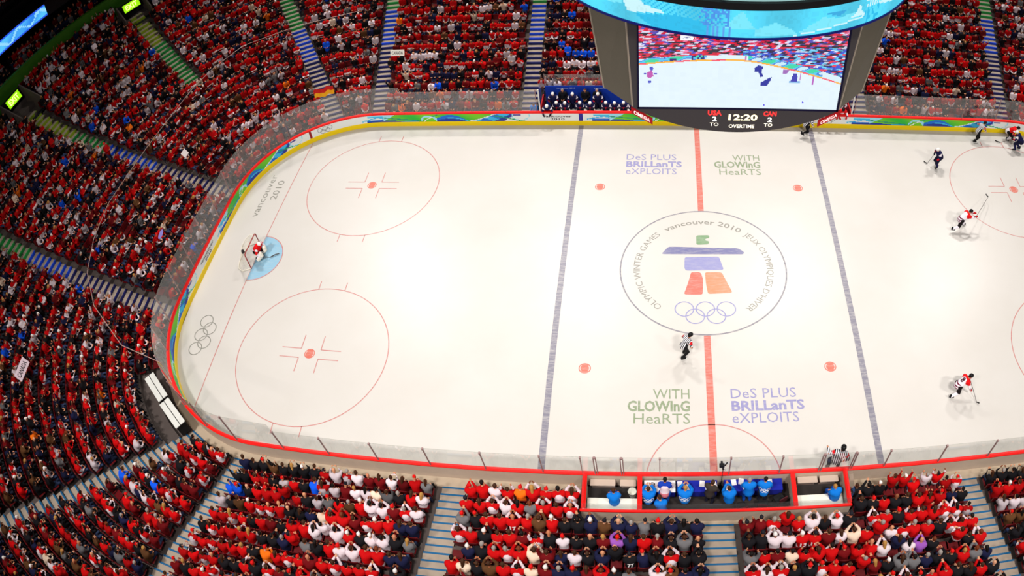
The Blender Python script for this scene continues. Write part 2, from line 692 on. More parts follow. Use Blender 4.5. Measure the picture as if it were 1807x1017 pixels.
def glass_mat(name, tint=(0.93, 0.94, 0.93), haze=0.05, gain=1.0):
    m = bpy.data.materials.new(name)
    m.use_nodes = True
    nt = m.node_tree
    nt.nodes.clear()
    out = nt.nodes.new('ShaderNodeOutputMaterial')
    tr = nt.nodes.new('ShaderNodeBsdfTransparent')
    tr.inputs[0].default_value = (*tint, 1)
    gl = nt.nodes.new('ShaderNodeBsdfGlossy')
    gl.inputs['Roughness'].default_value = 0.03
    gl.inputs[0].default_value = (gain, gain, gain, 1)
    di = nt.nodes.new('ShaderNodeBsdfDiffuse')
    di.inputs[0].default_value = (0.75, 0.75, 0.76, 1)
    # Schlick reflection of both faces of the sheet, the same from either side
    ge = nt.nodes.new('ShaderNodeNewGeometry')
    dt = nt.nodes.new('ShaderNodeVectorMath')
    dt.operation = 'DOT_PRODUCT'
    nt.links.new(ge.outputs['Normal'], dt.inputs[0])
    nt.links.new(ge.outputs['Incoming'], dt.inputs[1])

    def mth(op, a, b=None):
        q = nt.nodes.new('ShaderNodeMath')
        q.operation = op
        for i, w in enumerate((a, b)):
            if w is None:
                continue
            if isinstance(w, (int, float)):
                q.inputs[i].default_value = w
            else:
                nt.links.new(w, q.inputs[i])
        return q.outputs[0]
    fres = mth('ADD', mth('MULTIPLY', mth('POWER', mth('SUBTRACT', 1.0, mth('ABSOLUTE', dt.outputs['Value'])), 5.0), 0.88), 0.09)
    m1 = nt.nodes.new('ShaderNodeMixShader')
    m2 = nt.nodes.new('ShaderNodeMixShader')
    nt.links.new(fres, m1.inputs[0])
    nt.links.new(tr.outputs[0], m1.inputs[1])
    nt.links.new(gl.outputs[0], m1.inputs[2])
    # pale veil for reflected glare put into the sheet's colour, slightly varied by scuffs
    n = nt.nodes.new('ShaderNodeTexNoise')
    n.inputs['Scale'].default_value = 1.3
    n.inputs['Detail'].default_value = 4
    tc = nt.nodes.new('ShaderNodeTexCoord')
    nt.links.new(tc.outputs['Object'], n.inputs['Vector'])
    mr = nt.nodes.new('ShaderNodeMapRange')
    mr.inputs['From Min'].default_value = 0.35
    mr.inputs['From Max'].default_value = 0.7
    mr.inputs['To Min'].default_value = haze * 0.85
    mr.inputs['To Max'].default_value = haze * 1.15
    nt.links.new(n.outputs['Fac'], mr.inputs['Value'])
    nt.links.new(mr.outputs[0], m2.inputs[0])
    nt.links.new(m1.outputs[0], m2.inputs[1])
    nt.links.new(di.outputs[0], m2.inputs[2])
    nt.links.new(m2.outputs[0], out.inputs[0])
    _mats[name] = m
    return m


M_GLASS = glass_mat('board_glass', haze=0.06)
M_EDGE = mat('glass_edge', srgb(150, 150, 140), rough=0.3)
boards = empty('rink_boards', (0, 0, 0))
tag(boards, 'low painted boards with red cap and tall clear glass ringing the ice', 'rink boards')
CAPZ = 1.07
# rink gates on the near side are part of the same run of boards
S = s_list(1.0, 0.3)
mb = MB()
mb.add(*sweep([(0.0, CAPZ - 0.10), (0.0, CAPZ), (0.20, CAPZ), (0.20, CAPZ - 0.06)], S, False))
mb.build('board_cap', [M_CAP], boards)
mb = MB()
mb.add(*sweep([(0.02, 0.38), (-0.012, 0.36), (-0.012, 0.0)], S, False))
mb.build('kick_plate', [M_KICK], boards)
mb = MB()
mb.add(*sweep([(0.19, CAPZ - 0.06), (0.19, -0.1)], S, False))
mb.build('board_backing', [M_BACK], boards)


def c3(r, g, b):
    return np.array(srgb(r, g, b))


A_WHITE, A_GREEN, A_LIME = c3(236, 240, 238), c3(40, 190, 60), c3(120, 205, 30)
A_BLUE, A_NAVY, A_CYAN, A_PALE, A_PURP = c3(20, 110, 215), c3(28, 60, 160), c3(60, 190, 240), c3(160, 228, 246), c3(70, 50, 150)
A_TEAL = c3(20, 150, 120)


def motif(u, v):
    """the banner artwork: u runs 0..13 from left to right, v 0..1 from bottom to top"""
    c = A_WHITE
    if u > 4:
        u += min((u - 4) * 0.6, 0.6)
    if u < 2.2:
        if v > 0.5 + 0.2 * math.sin(u * 2.2) and 0.5 < u:
            c = A_CYAN if v < 0.86 else A_PALE
        if v < 0.34 and u > 0.4:
            c = A_NAVY if v < 0.12 + u * 0.06 else A_BLUE
        if abs(v - (0.25 + 0.32 * u)) < 0.07 and u < 2:
            c = A_CYAN
    if 1.6 < u < 10.9:
        k = math.sin(u * 1.7 + 2 * v) * 0.5 + 0.5
        c = A_LIME * (1 - k) + A_GREEN * k
        if u < 4.2 and v < 0.30 - (u - 1.6) * 0.09:
            c = A_NAVY
        if u < 2.6 and v > 1.0 - (2.6 - u) * 0.9:
            c = A_PALE
        if abs(v - (0.62 - 0.16 * (u - 1.6))) < 0.06 and u < 5:
            c = A_TEAL
        if 2.9 < u < 4.7 and v < 0.2 * math.cos((u - 3.8) * 1.7):
            c = A_CYAN * 0.6 + A_BLUE * 0.4
    r = math.hypot(u - 5.6, (v - 0.0) * 1.0)
    if 0.62 < r < 0.84 and v > 0.05:
        c = A_PALE
    if abs(v - (u - 5.1) * 0.75) < 0.07 and 5.1 < u < 6.4:
        c = A_WHITE if v < 0.7 else A_TEAL
    if 6.3 < u < 8.7:
        hgt = 0.92 * math.cos((u - 7.3) * 1.05) if u < 7.3 else 0.92 * math.cos((u - 7.3) * 1.15)
        if v < hgt:
            c = A_BLUE if v > hgt * 0.45 else A_NAVY
        if abs(v - hgt * 0.55) < 0.06 and u > 7.1:
            c = A_CYAN
    sw = 0.06 + 0.40 * max(0, u - 8.7) ** 1.4
    if 8.7 < u < 13:
        if v < sw and u < 11.8 - v * 0.0:
            c = A_BLUE if (u + v * 1.5) % 1.6 < 0.8 else A_CYAN
            if v < (u - 10.4) * 0.8:
                c = A_NAVY
            if v < (u - 10.9) * 0.9:
                c = A_PURP
            if v < (u - 11.1) * 1.1:
                c = A_WHITE
        if abs(v - sw) < 0.06 and u < 11:
            c = A_WHITE
        if u > 10.4 and abs(v - (0.75 - (u - 10.4) * 0.36)) < 0.07:
            c = A_TEAL * 0.5 + A_GREEN * 0.5
        if u > 11.6 and v > 0.72 and v < 0.95 and u < 12.3:
            c = A_PURP
        if abs(math.hypot(u - 12.3, v - 0.75) - 0.6) < 0.035:
            c = A_PALE
    return c


def wall_col(s, v):
    """s inner arc length; v 0..1 up the banner"""
    x, y, _, _ = rim(s)
    if s <= L0 + 2 or s >= LT - L0 - 2:
        # far boards, by world x
        if s > LT / 2 and x < 0:
            x = -x
        if -7.93 < x < -7.61 or 7.61 < x < 7.93:
            return c3(40, 40, 150)
        if -23.6 < x < -10.7:
            return motif(x + 23.6, v)
        if -7.4 < x < 2:
            return motif((x + 7.4) * 1.02, v)
        if 10.3 < x:
            return motif((x - 10.3) * 1.0, v)
        if 5.0 < x < 7.6:
            return motif(x - 5.0 + 10.6, v)
        return A_WHITE
    if s < 30 and 27.45 < s < 27.6:
        return c3(150, 14, 20)
    if 27.6 <= s < 38.6:
        return motif((38.6 - s) / 11.0 * 13, v)
    if 38.6 <= s < 41.4:
        return A_WHITE
    if 41.4 <= s < 54:
        return motif(13 - (s - 41.4) / 12.6 * 13, v)
    return A_WHITE


# banner face as a fine coloured grid
us = np.arange(0.0, LT + 1e-6, 0.09)
vs = np.linspace(0, 1, 13)
nv = len(vs)
V = np.zeros((len(us) * nv, 3))
for i, s in enumerate(us):
    x, y, _, _ = rim(s, 0.004)
    for j, v in enumerate(vs):
        V[i * nv + j] = (x, y, 0.36 + v * (CAPZ - 0.10 - 0.36))
I, J = np.meshgrid(np.arange(len(us) - 1), np.arange(nv - 1), indexing='ij')
a = (I * nv + J).ravel()
Fq = np.stack([a, a + 1, a + nv + 1, a + nv], 1)
colr = []
for i in range(len(us) - 1):
    sm = (us[i] + us[i + 1]) / 2
    for j in range(nv - 1):
        colr.append(wall_col(sm, (vs[j] + vs[j + 1]) / 2))
link('banner', mesh_np('banner', V, Fq, [M_PAINT], fcol=np.array(colr)), boards)
M_INK = mat('dark_ink', srgb(70, 66, 70), rough=0.5)


def on_wall(s0, z0, dirn=1, o=0.012):
    """text frame on the inner face: u runs to the reader's right"""
    def f(u, v):
        x, y, nx, ny = rim(s0 - u, 0)
        return (x - nx * o, y - ny * o, z0 + v)
    return f


for t_, s_, z_, w_, h_ in (('vancouver', 10.38, 0.68, 2.0, 0.17), ('2010', 9.85, 0.44, 0.95, 0.17), ('vancouver', 41.3, 0.70, 2.1, 0.17), ('2010', 40.7, 0.45, 0.95, 0.17)):
    mb = MB()
    put_text(mb, t_, on_wall(s_, z_), w_, h_, 0.01)
    mb.build('banner_lettering', [M_INK], boards)
for s0 in (26.4, LT - 8.9):
    mb = MB()
    rings(mb, 0, 0, 0.17, 0.022, fn=on_wall(s0, 0.66), n=28)
    mb.build('ring_emblem', [M_INK], boards)

# glass -----------------------------------------------------------------------
NEARS = L3 + HX   # s of the middle of the near side


def near_s(x):
    return L3 + HX + x


def glass_h(s):
    x, y, _, _ = rim(s)
    if y > 0:
        return 1.72 if x > -21.5 else 2.1
    if x < -21.3:
        return 2.1
    return 1.5


GAPS = [(LT - 10.75, LT + 0.0), (0.0, 10.75)]      # open in front of the team benches
posts = []
# far side left of the bench, round the left end, near side
seq = []
s = 10.75
far = [10.75, 12.9, 15.3, 17.8, 20.3, 22.7]
end = list(np.linspace(22.7, 56.6, 17))[1:]
near = [near_s(x) for x in (-15.16, -12.62, -10.05, -7.48, -5.75)]
near = [near_s(-20.2), near_s(-17.7)] + near
mid = [near_s(x) for x in (-5.2, -4.0, -2.5, 0.62, 3.0, 5.0, 5.75)]
mid = [near_s(x) for x in (-5.15, -4.02, -2.42, 0.55, 2.75, 4.55)]
right = [near_s(x) for x in (5.95, 7.5, 10.12, 12.63, 15.2, 17.7, 20.2)]
alls = far + end + near + mid + right
k = alls[-1]
rest = list(np.linspace(k, LT - 10.75, int((LT - 10.75 - k) / 2.45)))[1:]
alls += rest
door = {round(near_s(-5.15), 2), round(near_s(-4.02), 2), round(near_s(4.55), 2), round(near_s(5.95), 2)}
for i in range(len(alls) - 1):
    s0, s1 = alls[i], alls[i + 1]
    if s1 - s0 < 0.2:
        continue
    h = glass_h((s0 + s1) / 2)
    n = max(1, int((s1 - s0) / 0.6)) if abs(rim((s0 + s1) / 2)[2] * rim((s0 + s1) / 2)[3]) > 1e-3 else 1
    mb = MB()
    g0, g1 = s0 + 0.03, s1 - 0.03
    ring = []
    for q in range(n + 1):
        x, y, nx, ny = rim(g0 + (g1 - g0) * q / n, 0.10)
        ring.append((x, y))
    V = [(x, y, CAPZ) for x, y in ring] + [(x, y, CAPZ + h) for x, y in ring]
    F = [(q, q + 1, n + 2 + q, n + 1 + q) for q in range(n)]
    mb.add(V, F, 0)
    # polished top edge of the sheet
    Vt = []
    for q in range(n + 1):
        for dd in (0.094, 0.106):
            x, y, _, _ = rim(g0 + (g1 - g0) * q / n, dd)
            Vt.append((x, y, CAPZ + h + 0.001))
    mb.add(Vt, [(2 * q, 2 * q + 1, 2 * q + 3, 2 * q + 2) for q in range(n)], 1)
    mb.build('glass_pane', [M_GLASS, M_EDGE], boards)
for i, s in enumerate(alls):
    h = glass_h(s) if i == 0 else min(glass_h(s - 0.1), glass_h(s + 0.1))
    x, y, nx, ny = rim(s, 0.12)
    a = math.atan2(-nx, ny)
    mb = MB()
    T = Matrix.Translation((x, y, CAPZ)) @ Matrix.Rotation(a, 4, 'Z')
    offs = (-0.05, 0.05) if round(s, 2) in door else (0.0,)
    for o_ in offs:
        mb.rbox((o_ - 0.022, -0.03, 0), (o_ + 0.022, 0.05, h + 0.01), 0.012, 0, T)
    mb.box((-0.04, -0.04, h - 0.05), (0.04, 0.06, h + 0.03), 0, T)
    mb.build('glass_post', [M_ALU], boards)

# ------------------------------------------------------------------ seating bowl
DR = 0.84                      # row depth
D0 = 0.70                      # first row edge behind the inner face of the boards
NROW = 24                      # rows up to the green parapet


def row_d(n):
    return D0 + DR * n


def row_z(n):
    return 0.05 + 0.28 * n + 0.0032 * n * n


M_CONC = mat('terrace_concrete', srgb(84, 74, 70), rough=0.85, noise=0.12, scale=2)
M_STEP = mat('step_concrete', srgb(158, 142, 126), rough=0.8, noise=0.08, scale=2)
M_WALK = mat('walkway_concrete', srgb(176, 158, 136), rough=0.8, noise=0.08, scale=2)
NOSE = {'navy': mat('navy_nosing', srgb(22, 28, 92), rough=0.5),
        'blue': mat('blue_nosing', srgb(12, 66, 205), rough=0.5),
        'teal': mat('teal_nosing', srgb(16, 88, 132), rough=0.5),
        'green': mat('green_nosing', srgb(28, 140, 62), rough=0.5),
        'lime': mat('yellow_green_nosing', srgb(135, 158, 34), rough=0.5)}


def in_box(x, y, d):
    """places taken by the penalty boxes, the officials and the team benches"""
    if y < 0 and abs(x) < 5.75 and d < 2.38:
        return True
    if y > 0 and abs(x) < 10.6 and d < 2.38:
        return True
    return False


S_OUT = s_list(1.0, 0.5)


def terrace(n):
    """one step of the bowl: riser and tread as a closed band"""
    V, F = [], []
    d0, d1, z = row_d(n), row_d(n + 1), row_z(n)
    zp = row_z(n - 1) if n else -0.1
    pts = []
    for s in s_list(1.0, 0.5):
        x, y, nx, ny = rim(s, d0)
        x1, y1, _, _ = rim(s, d1)
        pts.append((x, y, x1, y1))
    for x, y, x1, y1 in pts:
        V += [(x, y, zp - 0.02), (x, y, z), (x1, y1, z), (x1, y1, zp - 0.02)]
    return pts, V


mb = MB()
for n in range(NROW):
    pts, V = terrace(n)
    d0, d1, z = row_d(n), row_d(n + 1), row_z(n)
    zp = row_z(n - 1) if n else -0.12
    for i in range(len(pts) - 1):
        a, c = pts[i], pts[i + 1]
        mx, my = (a[0] + c[0]) / 2, (a[1] + c[1]) / 2
        if in_box(mx, my, d0 + 0.1):
            continue
        if not infield([(mx, my, z)], 260)[0]:
            continue
        mb.add([(a[0], a[1], zp), (c[0], c[1], zp), (c[0], c[1], z), (a[0], a[1], z), (c[2], c[3], z), (a[2], a[3], z)],
               [(0, 1, 2, 3), (3, 2, 4, 5)])
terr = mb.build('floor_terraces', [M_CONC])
tag(terr, 'grey concrete seating terraces rising round the rink', kind='structure')
# walkway behind the boards
mb = MB()
for i in range(len(S_OUT) - 1):
    a, c = rim(S_OUT[i], 0.19), rim(S_OUT[i + 1], 0.19)
    e, f = rim(S_OUT[i], D0 + 0.02), rim(S_OUT[i + 1], D0 + 0.02)
    mb.add([(a[0], a[1], 0.0), (c[0], c[1], 0.0), (f[0], f[1], 0.0), (e[0], e[1], 0.0)], [(0, 1, 2, 3)])
mb.box((-5.75, -12.95 - 2.4, -0.02), (5.75, -13.6, 0.003))
mb.box((-10.6, 13.6, -0.02), (10.6, 15.4, 0.003))
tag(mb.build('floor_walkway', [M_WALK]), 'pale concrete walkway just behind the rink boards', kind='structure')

# aisles: start point, unit direction outward, width, first and last row, nosing colours
AISLES = []


def aisle(name_lbl, x, y, dx, dy, w, r0, r1, cols):
    L = math.hypot(dx, dy)
    AISLES.append(dict(lbl=name_lbl, x=x, y=y, dx=dx / L, dy=dy / L, w=w, r0=r0, r1=r1, cols=cols))


FARC = [(16, 'navy'), (24, 'blue'), (36, 'green'), (99, 'lime')]
NEARC = [(99, 'teal')]
aisle('stairway rising behind the officials between the near blocks', 0.0, -13.0, 0, -1, 1.36, 2, 7, NEARC)
aisle('stairway in the near stand left of the penalty box', -11.62, -13.0, 0.0, -1, 1.2, 0, 8, NEARC)
aisle('stairway in the near stand at the lower right', 11.70, -13.0, 0.0, -1, 1.2, 0, 8, NEARC)
aisle('stairway in the near stand reaching the bottom edge at left', -22.85, -13.0, -0.1, -1, 1.15, 0, 12, NEARC)
aisle('diagonal stairway at the lower left corner of the rink', -25.3, -11.6, -8.0, -10.6, 1.15, 0, 17, NEARC)
aisle('stairway rising behind the left goal in two colours', -30.4, -5.0, -1, 0.0, 1.2, 0, 22, [(19, 'navy'), (27, 'blue'), (99, 'green')])
aisle('stairway left of the goal climbing to the lower exit', -30.4, 5.45, -1, 0.02, 1.2, 0, 21, FARC[:1] + [(26, 'blue'), (33, 'green'), (99, 'lime')])
aisle('short green stairway below the upper exit', -30.4, 9.57, -0.865, 0.50, 1.25, 11, 22, [(36, 'green'), (99, 'lime')])
aisle('stairway at the upper left corner of the rink', -25.3, 12.75, -7.75, 10.3, 1.2, 0, 18, FARC)
aisle('stairway in the far stand left of the netting post', -22.6, 13.0, -0.12, 1, 1.1, 0, 15, FARC)
aisle('stairway in the far stand beside the left team bench', -11.5, 13.0, -0.03, 1, 1.08, 0, 13, FARC)
aisle('stairway in the far stand beside the right team bench', 11.5, 13.0, 0.03, 1, 1.15, 0, 5, FARC)
aisle('stairway in the far stand at the upper right', 22.6, 13.0, 0.12, 1, 1.2, 0, 16, FARC)


def at_d(px, py, dx, dy, d):
    """point on a ray where the distance from the rink is d"""
    t0, t1 = 0.0, 60.0
    for _ in range(40):
        t = (t0 + t1) / 2
        if off(px + dx * t, py + dy * t) < d:
            t0 = t
        else:
            t1 = t
    return px + dx * t0, py + dy * t0


for A in AISLES:
    root = empty('aisle_stairs', (A['x'], A['y'], 0))
    tag(root, 'pale concrete ' + A['lbl'] + ' with coloured step edges' if False else 'pale concrete ' + A['lbl'], 'stairs', 'aisle stairs of the seating bowl')
    st, ns = MB(), {}
    hx, hy = -A['dy'], A['dx']
    ends = {}
    k0, k1 = 2 * A['r0'], 2 * A['r1']
    bx, by = A['x'], A['y']
    for k in range(k0, k1 + 1):
        d = D0 + DR / 2 * k
        n, half = divmod(k, 2)
        z = row_z(n) + (0.5 * (row_z(n + 1) - row_z(n)) if half else 0) + 0.006
        zp = z - 0.5 * (row_z(n + 1) - row_z(n)) - (0.1 if k == k0 else 0)
        E = []
        for sg in (-1, 1):
            sx, sy = bx + hx * sg * A['w'] / 2, by + hy * sg * A['w'] / 2
            e0 = at_d(sx - A['dx'] * 0, sy, A['dx'], A['dy'], d)
            e1 = at_d(sx, sy, A['dx'], A['dy'], d + DR / 2)
            en = at_d(sx, sy, A['dx'], A['dy'], d + (0.10 if A['y'] > -9 else 0.085))
            E.append((e0, e1, en))
        (a0, a1, an), (c0, c1, cn) = E
        loc = lambda p, zz: (p[0] - bx, p[1] - by, zz)
        # tread block
        st.add([loc(a0, zp), loc(c0, zp), loc(c1, zp), loc(a1, zp), loc(a0, z), loc(c0, z), loc(c1, z), loc(a1, z)],
               [(4, 7, 6, 5), (0, 1, 5, 4), (1, 2, 6, 5), (3, 0, 4, 7)])
        key = next(c for lim, c in A['cols'] if k < lim)
        q = ns.setdefault(key, MB())
        # nosing wraps the riser and the front of the tread
        ex = 0.004
        q.add([loc(a0, zp), loc(c0, zp), loc(c0, z + ex), loc(a0, z + ex), loc(cn, z + ex), loc(an, z + ex)],
              [(0, 1, 2, 3), (3, 2, 4, 5)])
        for v in range(len(q.v) - 6, len(q.v) - 2):
            x, y, zz = q.v[v]
            q.v[v] = (x - A['dx'] * ex, y - A['dy'] * ex, zz)
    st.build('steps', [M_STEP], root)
    for c, q in ns.items():
        tag(q.build('step_nosing', [NOSE[c]], root), {'lime': 'yellow green', 'teal': 'teal blue'}.get(c, c) + ' step edges')

# vomitories: openings with an exit sign over them
VOMS = [dict(x=-52.2, y=6.6, dx=-1.0, dy=0.05, w=2.6, n0=21, n1=26), dict(x=-46.4, y=19.0, dx=-0.865, dy=0.50, w=2.6, n0=22, n1=27)]
VA = [AISLES[6], AISLES[7]]


def lateral(A, x, y):
    rx, ry = x - A['x'], y - A['y']
    return rx * -A['dy'] + ry * A['dx'], rx * A['dx'] + ry * A['dy']


M_VWALL = mat('vomitory_wall', srgb(92, 80, 72), rough=0.8, noise=0.1)
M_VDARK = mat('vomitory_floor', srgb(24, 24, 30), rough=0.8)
M_EXIT = mat('exit_sign_lit', srgb(190, 245, 20), rough=0.5, emit=srgb(150, 235, 10), strength=0.6)
M_EXITT = mat('exit_letters', srgb(250, 220, 120), rough=0.5, emit=srgb(255, 235, 150), strength=1.0)
M_BLACK = mat('black_paint', srgb(14, 14, 16), rough=0.6)
VREC = []
for A, (n0, n1), lb in ((VA[0], (20.5, 23.3), 'lower'), (VA[1], (21, 23.0), 'upper')):
    w = 2.5
    root = empty('exit_tunnel', (A['x'], A['y'], 0))
    tag(root, 'dark walled exit opening in the seats at the top of the %s left stairway' % lb, 'exit')
    hx, hy = -A['dy'], A['dx']
    mbf = MB()
    za, zb_ = row_z(n0), row_z(n1) + 0.9
    P = []
    for sg in (-1, 1):
        q = []
        for d in (row_d(n0), row_d(n1)):
            e = at_d(A['x'] + hx * sg * w / 2, A['y'] + hy * sg * w / 2, A['dx'], A['dy'], d)
            q.append((e[0] - A['x'], e[1] - A['y']))
        P.append(q)
    for sg, q in zip((-1, 1), P):
        mbw = MB()
        t = 0.12 * sg
        o = (hx * t, hy * t)
        (x0, y0), (x1, y1) = q
        z0f, z1f = za + 0.95, zb_ + 0.1
        V = [(x0, y0, za), (x1, y1, za), (x1, y1, z1f), (x0, y0, z0f)]
        V += [(a + o[0], b + o[1], c) for a, b, c in V]
        mbw.add(V, [(0, 1, 2, 3), (7, 6, 5, 4), (3, 2, 6, 7), (0, 3, 7, 4), (1, 5, 6, 2)])
        mbw.build('side_wall', [M_VWALL], root)
    (a0, a1), (c0, c1) = P
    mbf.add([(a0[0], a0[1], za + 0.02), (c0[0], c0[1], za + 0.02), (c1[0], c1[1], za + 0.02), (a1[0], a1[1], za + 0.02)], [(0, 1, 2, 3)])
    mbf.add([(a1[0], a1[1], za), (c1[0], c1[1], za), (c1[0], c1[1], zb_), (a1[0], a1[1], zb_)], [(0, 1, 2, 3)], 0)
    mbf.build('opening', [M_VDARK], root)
    VREC.append((A, n0, n1, w))
    # the sign over the opening, tilted towards the rink
    cx, cy = (a1[0] + c1[0]) / 2 + A['x'], (a1[1] + c1[1]) / 2 + A['y']
    sg = empty('exit_sign', (cx - A['dx'] * 0.35, cy - A['dy'] * 0.35, zb_ - 0.35))
    tag(sg, 'glowing yellow green exit sign over the %s left opening' % lb, 'sign')
    ang = math.atan2(-A['dy'], -A['dx'])
    T = Matrix.Rotation(ang + math.pi / 2, 4, 'Z') @ Matrix.Rotation(math.radians(-25), 4, 'X')
    b = MB()
    b.box((-0.86, -0.06, -0.36), (0.86, 0.10, 0.36), 0, T)
    b.build('sign_case', [M_BLACK], sg)
    b = MB()
    b.box((-0.82, -0.09, -0.33), (0.82, -0.061, 0.33), 0, T)
    b.build('lit_panel', [M_EXIT], sg)
    b = MB()
    put_text(b, 'EXIT', lambda u, v: tuple(T @ Vector((u - 0.6, -0.095, v - 0.2))), 1.2, 0.4, 0.02)
    b.build('sign_lettering', [M_EXITT], sg)

# green parapet at the top of the lower bowl
PD = 20.95
M_PARA = mat('green_parapet', srgb(58, 118, 16), rough=0.6, noise=0.15, scale=1.5)
M_DRK = mat('dark_bowl', srgb(40, 34, 38), rough=0.9)
SS = [s for s in s_list(1.5, 0.5, L0 - 4, L3)]
mb = MB()
mb.add(*sweep([(PD, 7.8), (PD, 9.95), (PD + 0.35, 9.95), (PD + 0.35, 7.8)], SS))
tag(mb.build('wall_parapet', [M_PARA]), 'curved green painted parapet along the top of the lower seats', kind='structure')
# club rows behind it and the front of the upper deck
mb = MB()
for k in range(4):
    d, z = PD + 0.36 + k * 0.55, 9.0 + k * 0.25
    mb.add(*sweep([(d, z - 0.6), (d, z), (d + 0.55, z)], SS, False))
mb.add(*sweep([(PD + 4.0, 8.5), (PD + 4.0, 11.3), (PD + 1.9, 11.3)], SS, False))
tag(mb.build('floor_club_rows', [M_DRK]), 'dark club rows behind the green parapet', kind='structure')
mb = MB()
mb.add(*sweep([(22.6, 11.35), (22.6, 12.6), (22.9, 12.6), (22.9, 11.35)], SS))
for k in range(9):
    d, z = 22.9 + k * 0.85, 12.3 + k * 0.5
    mb.add(*sweep([(d, z - 0.6), (d, z), (d + 0.85, z)], SS, False))
tag(mb.build('floor_upper_deck', [M_DRK]), 'dark upper deck seating in the top left corner', kind='structure')
# the lit ribbon board on the deck front
RS0, RS1 = L0 + 10.8, L1 + 6.0
us = np.arange(RS0, RS1, 0.05)
vs = np.linspace(0, 1, 9)
nv = len(vs)
V = []
for s in us:
    x, y, _, _ = rim(s, 22.45)
    V += [(x, y, 11.5 + 0.98 * v) for v in vs]
I, J = np.meshgrid(np.arange(len(us) - 1), np.arange(nv - 1), indexing='ij')
a = (I * nv + J).ravel()
Fq = np.stack([a, a + 1, a + nv + 1, a + nv], 1)
cl = []
for i in range(len(us) - 1):
    for j in range(nv - 1):
        u, v = (us[i] - RS0) * 3.6, (vs[j] + vs[j + 1]) / 2
        k = 0.5 + 0.5 * math.sin(u * 1.9 + 3 * v) * math.sin(u * 0.7 + 1)
        c = c3(40, 130, 240) * (1 - k) + c3(90, 200, 255) * k
        if u > 8.5:
            c = c3(20, 110, 230) * (1 - k) + c3(60, 190, 240) * k
        if abs(v - 0.5 - 0.3 * math.sin(u * 2.6)) < 0.1:
            c = c3(150, 220, 255)
        if 6.6 < u < 8.4:
            c = c3(170, 225, 255)
        if v < 0.12 or v > 0.88:
            c = c3(40, 90, 235)
        cl.append(c)
M_LED = mat('ribbon_display', attr='paint', emit='attr', strength=0.66)
rb = empty('ribbon_board', (rim(RS0, 22.45)[0], rim(RS0, 22.45)[1], 11.5))
tag(rb, 'long curved blue lit ribbon display on the deck front at upper left', 'display board')
V = np.array(V) - np.array(rb.location)
link('display', mesh_np('display', V, Fq, [M_LED], fcol=np.array(cl)), rb)
mb = MB()
mb.add(*sweep([(22.47, 11.42), (22.47, 12.54), (22.585, 12.54), (22.585, 11.42)], list(us)))
mb.v = [tuple(Vector(p) - rb.location) for p in mb.v]
mb.build('case', [M_BLACK], rb)
mb = MB()
rings(mb, 0, 0, 0.24, 0.06, fn=lambda x, y: tuple(Vector(rim(RS0 + 2.07 - x * 0.275, 22.42)[:2] + (11.98 + y,)) - rb.location), n=20)
mb.build('ring_emblem', [mat('ribbon_emblem', srgb(80, 140, 240), emit=srgb(80, 150, 250), strength=1.0)], rb)

# ------------------------------------------------------------------ figures
# every body and garment is one continuous skin pulled over tapered limbs:
# a smooth union of capsules, surfaced on a grid (surface nets).


